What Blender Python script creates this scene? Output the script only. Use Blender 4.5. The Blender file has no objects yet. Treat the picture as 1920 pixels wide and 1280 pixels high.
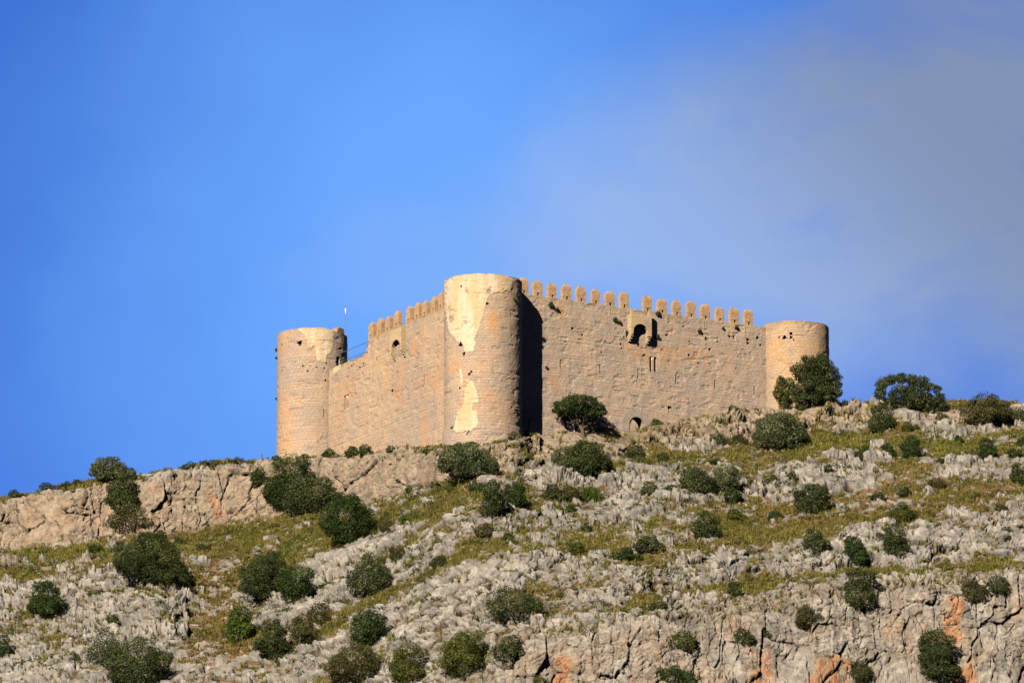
import bpy, math, random
import numpy as np
from mathutils import Vector

R = math.radians
rng = np.random.default_rng(7)
random.seed(7)
scene = bpy.context.scene
COL = scene.collection

# ------------------------------------------------------------------ camera
F = 15480.0                     # focal length in photo pixels (1920 wide)
PITCH = R(13.6)
CY = -700.0
CX = 2.51
fwd = np.array([0.0, math.cos(PITCH), math.sin(PITCH)])
upv = np.array([0.0, -math.sin(PITCH), math.cos(PITCH)])


def ray(px, py):
    return fwd + np.array([1.0, 0, 0]) * ((px - 960.0) / F) + upv * ((640.0 - py) / F)


_d = ray(906, 825)
CZ = -(-3.4 - CY) / _d[1] * _d[2]
CAM = np.array([CX, CY, CZ])


def at(px, py, Y):
    """world point seen at a photo pixel at world depth Y"""
    d = ray(px, py)
    return CAM + d * ((Y - CY) / d[1])


def proj(P):
    """world points (n,3) -> photo pixels"""
    Q = np.asarray(P, float) - CAM
    w = Q @ fwd
    return 960 + F * Q[..., 0] / w, 640 - F * (Q @ upv) / w


cam_d = bpy.data.cameras.new('camera')
cam = bpy.data.objects.new('camera', cam_d)
COL.objects.link(cam)
cam.location = CAM
cam.rotation_euler = (math.pi / 2 + PITCH, 0, 0)
cam_d.sensor_fit = 'HORIZONTAL'
cam_d.sensor_width = 36.0
cam_d.lens = F / 1920 * 36.0
cam_d.clip_start = 1.0
cam_d.clip_end = 20000.0
scene.camera = cam

# ------------------------------------------------------------------ light
SUN_EL = R(28.6)
SUN_DIR = np.array([-0.426 * math.cos(SUN_EL), -0.905 * math.cos(SUN_EL), math.sin(SUN_EL)])
sun_d = bpy.data.lights.new('sun', 'SUN')
sun_d.energy = 5.0
sun_d.angle = R(0.5)
sun_d.color = (1.0, 0.88, 0.72)
sun = bpy.data.objects.new('sun', sun_d)
COL.objects.link(sun)
sun.rotation_euler = Vector(SUN_DIR).to_track_quat('Z', 'Y').to_euler()
sun.location = (-300, -600, 400)

scene.view_settings.view_transform = 'Standard'
scene.view_settings.look = 'None'
scene.view_settings.exposure = 0.70
scene.view_settings.gamma = 1.0
scene.render.engine = 'CYCLES'
scene.cycles.max_bounces = 4
scene.cycles.diffuse_bounces = 0


class NT:
    """small node-tree builder"""
    def __init__(s, tree):
        s.t = tree

    def n(s, typ, **kw):
        nd = s.t.nodes.new(typ)
        ins = kw.pop('i', {})
        for k, v in kw.items():
            setattr(nd, k, v)
        for k, v in ins.items():
            sock = nd.inputs[k]
            if isinstance(v, bpy.types.NodeSocket):
                s.t.links.new(v, sock)
            else:
                sock.default_value = v
        return nd

    def m(s, op, a, b=0.0, c=None, clamp=False):
        i = {0: a, 1: b}
        if c is not None:
            i[2] = c
        return s.n('ShaderNodeMath', operation=op, use_clamp=clamp, i=i).outputs[0]

    def step(s, v, lo, hi):
        nd = s.n('ShaderNodeMapRange', interpolation_type='SMOOTHSTEP', i={'Value': v, 'From Min': lo, 'From Max': hi})
        return nd.outputs[0]

    def mix(s, f, a, b, mode='MIX'):
        nd = s.n('ShaderNodeMix', data_type='RGBA', blend_type=mode)
        for k, v in ((0, f), (6, a), (7, b)):
            if isinstance(v, bpy.types.NodeSocket):
                s.t.links.new(v, nd.inputs[k])
            else:
                nd.inputs[k].default_value = v if k == 0 else (v[0], v[1], v[2], 1.0)
        return nd.outputs[2]

    def noise(s, vec, scale, detail=4.0, rough=0.55, dist=0.0):
        return s.n('ShaderNodeTexNoise', i={'Vector': vec, 'Scale': scale, 'Detail': detail, 'Roughness': rough, 'Distortion': dist}).outputs[0]

    def scale(s, vec, x, y, z, loc=(0, 0, 0)):
        return s.n('ShaderNodeMapping', i={'Vector': vec, 'Scale': (x, y, z), 'Location': loc}).outputs[0]

    def attr(s, name, out=2):
        return s.n('ShaderNodeAttribute', attribute_name=name).outputs[out]


# sky: Nishita sky with a soft grey cloud bank to the upper right
world = bpy.data.worlds.new('World')
scene.world = world
world.use_nodes = True
wt = world.node_tree
wt.nodes.clear()
W = NT(wt)
sky = W.n('ShaderNodeTexSky', sky_type='NISHITA', sun_disc=False, sun_elevation=SUN_EL,
          sun_rotation=math.atan2(SUN_DIR[0], SUN_DIR[1]), altitude=300.0, air_density=1.0, dust_density=0.3, ozone_density=3.0)
skyc = W.n('ShaderNodeHueSaturation', i={'Hue': 0.5, 'Saturation': 1.35, 'Value': 1.0, 'Color': sky.outputs[0]}).outputs[0]
skyc = W.mix(1.0, skyc, (0.52, 0.50, 0.90), 'MULTIPLY')
gen = W.n('ShaderNodeTexCoord').outputs['Generated']
sep = W.n('ShaderNodeSeparateXYZ', i={0: gen})
az = W.m('MULTIPLY', W.m('DIVIDE', sep.outputs[0], W.m('MAXIMUM', sep.outputs[1], 0.05)), 15.7)
el = W.m('MULTIPLY', W.m('SUBTRACT', W.m('DIVIDE', sep.outputs[2], W.m('MAXIMUM', sep.outputs[1], 0.05)), 0.2419), 15.2)
ab = W.n('ShaderNodeCombineXYZ', i={0: az, 1: el}).outputs[0]
n1 = W.n('ShaderNodeTexNoise', i={'Vector': ab, 'Scale': 1.9, 'Detail': 7.0, 'Roughness': 0.5})
wv = W.n('ShaderNodeVectorMath', operation='MULTIPLY_ADD', i={0: n1.outputs[1], 1: (0.42, 0.42, 0), 2: ab}).outputs[0]
sp2 = W.n('ShaderNodeSeparateXYZ', i={0: wv})
ax = W.m('SUBTRACT', sp2.outputs[0], 0.17 - 0.36)
ay = W.m('SUBTRACT', sp2.outputs[1], 0.21 + 0.13)
ca, sa = math.cos(R(8)), math.sin(R(8))
cs = W.m('ADD', W.m('MULTIPLY', ax, ca), W.m('MULTIPLY', ay, sa))
ct = W.m('ABSOLUTE', W.m('SUBTRACT', W.m('MULTIPLY', ay, ca), W.m('MULTIPLY', ax, sa)))
cw = W.m('ADD', 0.07, W.m('MULTIPLY', W.m('MAXIMUM', cs, 0.0), 0.34))
cd = W.m('SUBTRACT', 1.0, W.m('DIVIDE', ct, cw))
cmask = W.m('MULTIPLY', W.step(cd, -0.25, 0.75), W.step(cs, -0.15, 0.75))
n2 = W.noise(W.scale(ab, 1.0, 1.6, 1.0), 2.6, 6.0, 0.5)
n3 = W.noise(W.scale(wv, 1.0, 1.9, 1.0, (4, 2, 0)), 3.4, 7.0, 0.55)
cmask = W.m('MULTIPLY', cmask, W.m('MULTIPLY_ADD', W.m('ADD', n2, W.m('MULTIPLY', n3, 1.0)), 1.15, -0.10), clamp=True)
cmask = W.m('MULTIPLY', cmask, W.m('MULTIPLY_ADD', W.step(cs, 0.1, 1.25), 0.32, 0.66))
# brighter middle painted into the sky: thin haze plus the lens's darker corners
hx = W.m('ADD', az, 0.14)
hy = W.m('SUBTRACT', el, 0.16)
hd = W.m('SQRT', W.m('ADD', W.m('MULTIPLY', hx, hx), W.m('MULTIPLY', W.m('MULTIPLY', hy, hy), 1.0)))
vignette_haze = W.m('MULTIPLY', W.step(W.m('ADD', hd, W.m('MULTIPLY', W.m('SUBTRACT', n1.outputs[0], 0.5), 0.5)), 1.15, 0.15), 0.82)
c1 = W.mix(vignette_haze, skyc, (1.35, 3.45, 8.2))
c2 = None
# unseen sky overhead and on the sun side, dimmed to weaken the fill light
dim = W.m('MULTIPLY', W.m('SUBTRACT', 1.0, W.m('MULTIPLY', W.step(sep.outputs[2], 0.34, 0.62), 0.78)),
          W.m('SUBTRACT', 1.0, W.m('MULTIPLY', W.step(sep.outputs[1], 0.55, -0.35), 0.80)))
c2 = W.mix(cmask, c1, W.mix(W.step(W.m('ADD', az, el), 0.35, 1.35), (2.65, 3.75, 6.4), (1.75, 2.3, 3.6)))
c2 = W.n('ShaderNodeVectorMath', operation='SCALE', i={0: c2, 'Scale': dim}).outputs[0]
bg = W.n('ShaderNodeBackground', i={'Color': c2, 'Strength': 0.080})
wo = W.n('ShaderNodeOutputWorld', i={'Surface': bg.outputs[0]})


# ------------------------------------------------------------------ mesh helpers
def mesh_np(name, V, faces, mat=None, uv=None, attrs=None, smooth=False, mats=None, fmat=None):
    """faces: (n,4) or (n,3) int array, or a list of such arrays"""
    if not isinstance(faces, list):
        faces = [faces]
    faces = [f for f in faces if len(f)]
    me = bpy.data.meshes.new(name)
    V = np.ascontiguousarray(V, dtype=np.float32)
    me.vertices.add(len(V))
    me.vertices.foreach_set('co', V.ravel())
    nl = sum(f.size for f in faces)
    npoly = sum(len(f) for f in faces)
    me.loops.add(nl)
    me.polygons.add(npoly)
    vi = np.concatenate([f.ravel() for f in faces]).astype(np.int32)
    tot = np.concatenate([np.full(len(f), f.shape[1], np.int32) for f in faces])
    start = np.concatenate([[0], np.cumsum(tot)[:-1]]).astype(np.int32)
    me.loops.foreach_set('vertex_index', vi)
    me.polygons.foreach_set('loop_start', start)
    me.polygons.foreach_set('loop_total', tot)
    me.polygons.foreach_set('use_smooth', np.full(npoly, bool(smooth)))
    if uv is not None:
        l = me.uv_layers.new(name='UVMap')
        l.data.foreach_set('uv', np.ascontiguousarray(uv[vi], dtype=np.float32).ravel())
    for k, a in (attrs or {}).items():
        a = np.asarray(a, np.float32)
        if a.ndim == 1:
            at_ = me.attributes.new(k, 'FLOAT', 'POINT')
            at_.data.foreach_set('value', a)
        else:
            at_ = me.attributes.new(k, 'FLOAT_VECTOR', 'POINT')
            at_.data.foreach_set('vector', np.ascontiguousarray(a).ravel())
    me.update(calc_edges=True)
    for mm in (mats or ([mat] if mat else [])):
        me.materials.append(mm)
    if fmat is not None:
        me.polygons.foreach_set('material_index', np.asarray(fmat, np.int32))
    return me


def link(name, me, parent=None):
    o = bpy.data.objects.new(name, me)
    COL.objects.link(o)
    if parent is not None:
        o.parent = parent
    return o


def tag(o, label=None, cat=None, group=None, kind=None):
    if label:
        o['label'] = label
    if cat:
        o['category'] = cat
    if group:
        o['group'] = group
    if kind:
        o['kind'] = kind
    return o


def grid_faces(nr, nc, wrap=False):
    i = np.arange(nr - 1)[:, None]
    j = np.arange(nc if wrap else nc - 1)[None, :]
    j2 = (j + 1) % nc
    a = i * nc + j
    b = i * nc + j2
    c = (i + 1) * nc + j2
    d = (i + 1) * nc + j
    return np.stack([a, b, c, d], -1).reshape(-1, 4)


class MB:
    """collects simple solids into one mesh"""
    def __init__(s):
        s.v, s.q, s.t, s.n = [], [], [], 0

    def add(s, V, quads=(), tris=()):
        V = np.asarray(V, float)
        if len(quads):
            s.q.append(np.asarray(quads, int) + s.n)
        if len(tris):
            s.t.append(np.asarray(tris, int) + s.n)
        s.v.append(V)
        s.n += len(V)

    def hexa(s, P):     # 8 corners: bottom 4 ccw then top 4
        s.add(P, [(0, 3, 2, 1), (4, 5, 6, 7), (0, 1, 5, 4), (1, 2, 6, 5), (2, 3, 7, 6), (3, 0, 4, 7)])

    def tube(s, pts, rad, n=8, cap=True):
        pts = np.asarray(pts, float)
        rad = np.broadcast_to(np.asarray(rad, float), (len(pts),))
        rings = []
        for k in range(len(pts)):
            t = pts[min(k + 1, len(pts) - 1)] - pts[max(k - 1, 0)]
            t = t / (np.linalg.norm(t) + 1e-9)
            a = np.cross(t, [0.31, 0.17, 0.93] if abs(t[2]) < 0.9 else [1, 0.2, 0])
            a /= np.linalg.norm(a)
            b = np.cross(t, a)
            th = np.linspace(0, 2 * math.pi, n, endpoint=False)
            rings.append(pts[k] + rad[k] * (np.cos(th)[:, None] * a + np.sin(th)[:, None] * b))
        V = np.concatenate(rings)
        q = grid_faces(len(pts), n, True)
        tr = []
        if cap:
            V = np.concatenate([V, pts[:1], pts[-1:]])
            c0, c1 = len(V) - 2, len(V) - 1
            for j in range(n):
                tr.append((c0, (j + 1) % n, j))
                o = (len(pts) - 1) * n
                tr.append((c1, o + j, o + (j + 1) % n))
        s.add(V, q, tr)

    def mesh(s, name, mat, uvf=None, smooth=False):
        V = np.concatenate(s.v)
        fs = []
        if s.q:
            fs.append(np.concatenate(s.q))
        if s.t:
            fs.append(np.concatenate(s.t))
        return mesh_np(name, V, fs, mat, uv=(uvf(V) if uvf else None), smooth=smooth)


# ------------------------------------------------------------------ noise
def _hash(ix, iy, iz, seed):
    h = (ix.astype(np.int64) * 374761393 + iy.astype(np.int64) * 668265263 + iz.astype(np.int64) * 2147483647 + seed * 974634777) & 0xFFFFFFFF
    h = ((h ^ (h >> 13)) * 1274126177) & 0xFFFFFFFF
    h = ((h ^ (h >> 16)) * 2246822519) & 0xFFFFFFFF
    return (h ^ (h >> 15)) & 0xFFFFFFFF


def h01(ix, iy, seed):
    return _hash(ix, iy, np.zeros_like(ix), seed).astype(np.float64) / 4294967295.0


def vnoise(x, y, seed=0):
    ix, iy = np.floor(x).astype(np.int64), np.floor(y).astype(np.int64)
    fx, fy = x - ix, y - iy
    fx = fx * fx * fx * (fx * (fx * 6 - 15) + 10)
    fy = fy * fy * fy * (fy * (fy * 6 - 15) + 10)
    a, b = h01(ix, iy, seed), h01(ix + 1, iy, seed)
    c, d = h01(ix, iy + 1, seed), h01(ix + 1, iy + 1, seed)
    return (a + (b - a) * fx) * (1 - fy) + (c + (d - c) * fx) * fy


def fbm(x, y, seed=0, octv=4, gain=0.5):
    s, a, t = 0.0, 1.0, 0.0
    for k in range(octv):
        s = s + a * vnoise(x * 2 ** k + 17.3 * k, y * 2 ** k - 9.1 * k, seed + k)
        t += a
        a *= gain
    return s / t


def voro(x, y, seed=0, jit=0.9, square=0.0):
    """2-D cellular noise: distance to cell border (approx), F1, two random numbers per cell"""
    ix, iy = np.floor(x).astype(np.int64), np.floor(y).astype(np.int64)
    f1 = np.full(x.shape, 9.0)
    f2 = np.full(x.shape, 9.0)
    ca = np.zeros(x.shape)
    cb = np.zeros(x.shape)
    ox = np.zeros(x.shape)
    oy = np.zeros(x.shape)
    for dx in (-1, 0, 1):
        for dy in (-1, 0, 1):
            jx, jy = ix + dx, iy + dy
            r1, r2 = h01(jx, jy, seed), h01(jx, jy, seed + 51)
            qx = jx + 0.5 + (r1 - 0.5) * jit - x
            qy = jy + 0.5 + (r2 - 0.5) * jit - y
            d = np.sqrt(qx * qx + qy * qy) * (1 - square) + square * 1.15 * np.maximum(np.abs(qx), np.abs(qy))
            near = d < f1
            f2 = np.where(near, f1, np.minimum(f2, d))
            f1 = np.where(near, d, f1)
            ca = np.where(near, h01(jx, jy, seed + 101), ca)
            cb = np.where(near, h01(jx, jy, seed + 151), cb)
            ox = np.where(near, qx, ox)
            oy = np.where(near, qy, oy)
    return f2 - f1, f1, ca, cb, ox, oy


def sstep(a, b, x):
    t = np.clip((x - a) / (b - a), 0, 1)
    return t * t * (3 - 2 * t)


def inpoly(px, py, poly):
    x, y = np.asarray(px, float), np.asarray(py, float)
    r = np.zeros(x.shape, bool)
    n = len(poly)
    for k in range(n):
        x0, y0 = poly[k]
        x1, y1 = poly[(k + 1) % n]
        if y0 == y1:
            continue
        c = ((y0 > y) != (y1 > y)) & (x < (x1 - x0) * (y - y0) / (y1 - y0) + x0)
        r ^= c
    return r


def blur(A, sig, axis):
    if sig <= 0:
        return A
    n = int(3 * sig) + 1
    k = np.exp(-0.5 * (np.arange(-n, n + 1) / sig) ** 2)
    k /= k.sum()
    pad = [(0, 0)] * A.ndim
    pad[axis] = (n, n)
    B = np.pad(A, pad, mode='edge')
    out = np.zeros_like(A, dtype=float)
    L = A.shape[axis]
    for i, w in enumerate(k):
        sl = [slice(None)] * A.ndim
        sl[axis] = slice(i, i + L)
        out += w * B[tuple(sl)]
    return out


# ------------------------------------------------------------------ materials
def new_mat(name, rough=0.9, spec=0.25):
    m = bpy.data.materials.new(name)
    m.use_nodes = True
    t = m.node_tree
    t.nodes.clear()
    N = NT(t)
    out = N.n('ShaderNodeOutputMaterial')
    bs = N.n('ShaderNodeBsdfPrincipled')
    bs.inputs['Roughness'].default_value = rough
    bs.inputs['Specular IOR Level'].default_value = spec
    t.links.new(bs.outputs[0], out.inputs['Surface'])
    return m, N, bs


def stone(name, seed=0.0, cool=(0.40, 0.335, 0.28), warm=(0.50, 0.395, 0.285), ochre=(0.62, 0.30, 0.10),
          streak=0.5, course=0.255, joint=1.0, bump=0.75):
    """coursed ashlar; UV is in metres. Vertex attributes: plaster, ochre, lichen"""
    m, N, bs = new_mat(name, 0.95, 0.15)
    uv = N.n('ShaderNodeUVMap', uv_map='UVMap').outputs[0]
    uvs = N.scale(uv, 1, 1, 1, (seed * 3.7, seed * 0.9, seed))
    wob = N.n('ShaderNodeTexNoise', i={'Vector': uvs, 'Scale': 1.1, 'Detail': 3.0})
    wuv = N.n('ShaderNodeVectorMath', operation='MULTIPLY_ADD', i={0: wob.outputs[1], 1: (0.34, 0.07, 0), 2: uvs}).outputs[0]
    # courses of uneven height
    vv = N.n('ShaderNodeSeparateXYZ', i={0: uvs}).outputs[1]
    rowv = N.m('MULTIPLY', N.m('SUBTRACT', N.noise(N.n('ShaderNodeCombineXYZ', i={0: seed, 1: vv}).outputs[0], 1.5, 2.0, 0.5), 0.5), 0.55)
    wuv = N.n('ShaderNodeVectorMath', operation='ADD', i={0: wuv, 1: N.n('ShaderNodeCombineXYZ', i={0: N.m('MULTIPLY', rowv, 3.0), 1: rowv}).outputs[0]}).outputs[0]
    br = N.n('ShaderNodeTexBrick', offset=0.5, squash=1.0, i={
        'Vector': wuv, 'Color1': (0, 0, 0, 1), 'Color2': (1, 1, 1, 1), 'Mortar': (0.5, 0.5, 0.5, 1), 'Scale': 1.0,
        'Mortar Size': 0.016, 'Mortar Smooth': 0.3, 'Bias': 0.0, 'Brick Width': course * 1.75, 'Row Height': course})
    brick_v = N.n('ShaderNodeSeparateColor', i={0: br.outputs['Color']}).outputs[0]
    mort = br.outputs['Fac']
    big = N.noise(N.scale(uvs, 1, 0.7, 1), 0.22, 5.0, 0.6)
    med = N.noise(uvs, 1.3, 6.0, 0.65)
    fine = N.noise(uvs, 7.0, 5.0, 0.7)
    col = N.mix(N.step(big, 0.36, 0.64), cool, warm)
    col = N.mix(N.m('MULTIPLY', N.step(brick_v, 0.55, 1.0), 0.30), col, (0.56, 0.42, 0.29))
    col = N.mix(N.m('MULTIPLY', N.step(brick_v, 0.30, 0.0), 0.34), col, (0.33, 0.245, 0.20))
    pink = N.noise(N.scale(uvs, 1, 1, 1, (31, 7, 2)), 2.3, 3.0, 0.5)
    col = N.mix(N.m('MULTIPLY', N.step(pink, 0.54, 0.68), 0.55), col, (0.58, 0.31, 0.20))
    grey = N.noise(N.scale(uvs, 1, 1, 1, (3, 17, 2)), 0.8, 6.0, 0.65)
    col = N.mix(N.m('MULTIPLY', N.step(grey, 0.50, 0.68), 0.60), col, (0.30, 0.255, 0.23))
    white = N.noise(N.scale(uvs, 1, 1, 1, (9, 27, 2)), 5.0, 3.0, 0.6)
    col = N.mix(N.m('MULTIPLY', N.step(white, 0.62, 0.74), 0.55), col, (0.66, 0.54, 0.40))
    # ochre run-off streaks
    st = N.noise(N.scale(uvs, 0.95, 0.10, 1, (5, 0, 0)), 1.0, 5.0, 0.6, 0.4)
    stb = N.noise(uvs, 0.35, 3.0, 0.5)
    sm = N.m('MULTIPLY', N.step(st, 0.52, 0.70), N.m('MULTIPLY', N.step(stb, 0.42, 0.62), streak))
    sm = N.m('ADD', sm, N.m('MULTIPLY', N.attr('ochre'), N.m('MULTIPLY', N.step(N.noise(N.scale(uvs, 2.6, 0.42, 1), 1.3, 6.0, 0.72), 0.42, 0.66), 0.85)), clamp=True)
    col = N.mix(sm, col, ochre)
    # joints, washed out in places and open in others
    jm = N.m('MULTIPLY', mort, N.m('MULTIPLY_ADD', N.step(N.noise(N.scale(uvs, 0.45, 1.6, 1, (2, 2, 2)), 1.5, 5.0, 0.65), 0.50, 0.64), 0.70 * joint, 0.10 * joint), clamp=True)
    col = N.mix(jm, col, (0.055, 0.042, 0.034))
    col = N.mix(N.m('MULTIPLY_ADD', fine, 0.9, -0.27, clamp=True), col, (0.27, 0.20, 0.155))
    # lime render left on the upper part
    pl = N.attr('plaster')
    plm = N.step(N.m('ADD', pl, N.m('MULTIPLY', N.m('ADD', N.m('SUBTRACT', med, 0.5), N.m('MULTIPLY', N.m('SUBTRACT', fine, 0.5), 0.8))  , 0.9)), 0.40, 0.60)
    ps = N.noise(N.scale(uvs, 0.8, 0.16, 1, (8, 0, 0)), 1.2, 5.0, 0.6)
    ph = N.noise(N.scale(uvs, 0.25, 3.0, 1), 1.4, 4.0, 0.6)
    pc = N.mix(N.step(ps, 0.40, 0.60), (0.60, 0.50, 0.365), (0.56, 0.395, 0.215))
    pc = N.mix(N.m('MULTIPLY', N.step(ph, 0.45, 0.7), 0.35), pc, (0.66, 0.55, 0.40))
    pc = N.mix(N.m('MULTIPLY_ADD', fine, 0.5, -0.14, clamp=True), pc, (0.50, 0.38, 0.25))
    pc = N.mix(N.m('MULTIPLY', mort, 0.13), pc, (0.25, 0.17, 0.10))
    col = N.mix(plm, col, pc)
    # grey and yellow lichen on the highest courses
    lm = N.m('MULTIPLY', N.attr('lichen'), N.step(med, 0.30, 0.62))
    lc = N.mix(N.step(fine, 0.42, 0.6), (0.37, 0.27, 0.075), (0.20, 0.165, 0.10))
    col = N.mix(N.m('MULTIPLY', lm, 0.85, clamp=True), col, lc)
    bs.inputs['Base Color'].default_value = (1, 1, 1, 1)
    N.t.links.new(col, bs.inputs['Base Color'])
    hgt = N.m('ADD', N.m('MULTIPLY', N.m('MULTIPLY', mort, N.m('SUBTRACT', 1.0, N.m('MULTIPLY', plm, 0.8))), -0.05),
              N.m('ADD', N.m('MULTIPLY', fine, 0.05), N.m('ADD', N.m('MULTIPLY', med, 0.10), N.m('MULTIPLY', brick_v, 0.02))))
    bp = N.n('ShaderNodeBump', i={'Strength': bump, 'Distance': 1.0, 'Height': hgt})
    N.t.links.new(bp.outputs[0], bs.inputs['Normal'])
    return m


M_WALL = stone('ashlar_wall', 0.0)
M_WALL_SUN = stone('ashlar_wall_west', 2.3, cool=(0.41, 0.325, 0.25), warm=(0.54, 0.39, 0.24), streak=0.75)
M_TOWER = stone('ashlar_tower', 5.1, streak=0.55, joint=0.65, cool=(0.39, 0.315, 0.25), warm=(0.51, 0.375, 0.245))
M_MERLON = stone('merlon_stone', 7.7, cool=(0.32, 0.225, 0.145), warm=(0.45, 0.275, 0.125), streak=0.6, course=0.26, joint=1.35, bump=0.55)
M_BOX = stone('machicolation_stone', 9.2, cool=(0.46, 0.365, 0.20), warm=(0.53, 0.40, 0.205), ochre=(0.55, 0.33, 0.08), streak=0.35, course=0.24, bump=0.35)


def plain(name, col, rough=0.8, metal=0.0, var=0.25, sc=4.0):
    m, N, bs = new_mat(name, rough, 0.3)
    co = N.n('ShaderNodeTexCoord').outputs['Object']
    n = N.noise(co, sc, 5.0, 0.6)
    c = N.mix(N.m('MULTIPLY', N.step(n, 0.35, 0.7), var), col, tuple(x * 0.45 for x in col))
    N.t.links.new(c, bs.inputs['Base Color'])
    bs.inputs['Metallic'].default_value = metal
    return m


M_ARCH = stone('arch_stone', 3.3, cool=(0.27, 0.25, 0.235), warm=(0.31, 0.285, 0.26), ochre=(0.42, 0.34, 0.25), streak=0.0, course=0.33, bump=0.2)
M_GREYSTONE = plain('grey_voussoir_stone', (0.33, 0.295, 0.265), 0.9, 0, 0.5, 1.5)
M_PALESTONE = plain('pale_column_stone', (0.80, 0.74, 0.64), 0.8, 0, 0.15)
M_METAL = plain('rail_metal', (0.16, 0.17, 0.19), 0.6, 0.3)
M_WHITE = plain('white_paint', (0.78, 0.78, 0.76), 0.6)
M_WOOD = plain('weathered_wood', (0.16, 0.115, 0.08), 0.9)
M_BARK = plain('bark', (0.13, 0.10, 0.075), 0.95, 0, 0.6, 9.0)
M_BARK_PALE = plain('pale_bark', (0.34, 0.27, 0.19), 0.95, 0, 0.5, 9.0)


def leafmat(name, dark, light, tip):
    m, N, bs = new_mat(name, 0.75, 0.12)
    v = N.attr('tint')
    co = N.n('ShaderNodeTexCoord').outputs['Object']
    cl = N.noise(co, 0.9, 3.0, 0.5)
    f = N.m('ADD', N.m('MULTIPLY', v, 0.75), N.m('MULTIPLY', N.m('SUBTRACT', cl, 0.5), 1.1), clamp=True)
    c = N.mix(f, dark, light)
    c = N.mix(N.step(v, 0.66, 0.98), c, tip)
    N.t.links.new(c, bs.inputs['Base Color'])
    tr = N.n('ShaderNodeBsdfTranslucent', i={'Color': N.mix(0.5, c, tip)})
    mx = N.n('ShaderNodeMixShader', i={0: 0.12, 1: bs.outputs[0], 2: tr.outputs[0]})
    out = [n for n in N.t.nodes if n.type == 'OUTPUT_MATERIAL'][0]
    N.t.links.new(mx.outputs[0], out.inputs['Surface'])
    return m


LEAF = {
    'oak': leafmat('holm_oak_leaf', (0.020, 0.030, 0.009), (0.074, 0.092, 0.028), (0.19, 0.20, 0.080)),
    'silver': leafmat('grey_green_leaf', (0.036, 0.046, 0.018), (0.130, 0.150, 0.066), (0.30, 0.31, 0.17)),
    'bright': leafmat('fresh_green_leaf', (0.026, 0.050, 0.006), (0.090, 0.138, 0.020), (0.19, 0.24, 0.048)),
    'pine': leafmat('deep_green_leaf', (0.014, 0.029, 0.007), (0.048, 0.080, 0.018), (0.12, 0.155, 0.045)),
    'brown': leafmat('brownish_leaf', (0.034, 0.036, 0.011), (0.098, 0.094, 0.031), (0.20, 0.18, 0.07)),
    'olive': leafmat('olive_leaf', (0.040, 0.050, 0.009), (0.115, 0.128, 0.025), (0.23, 0.23, 0.06)),
}


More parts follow.
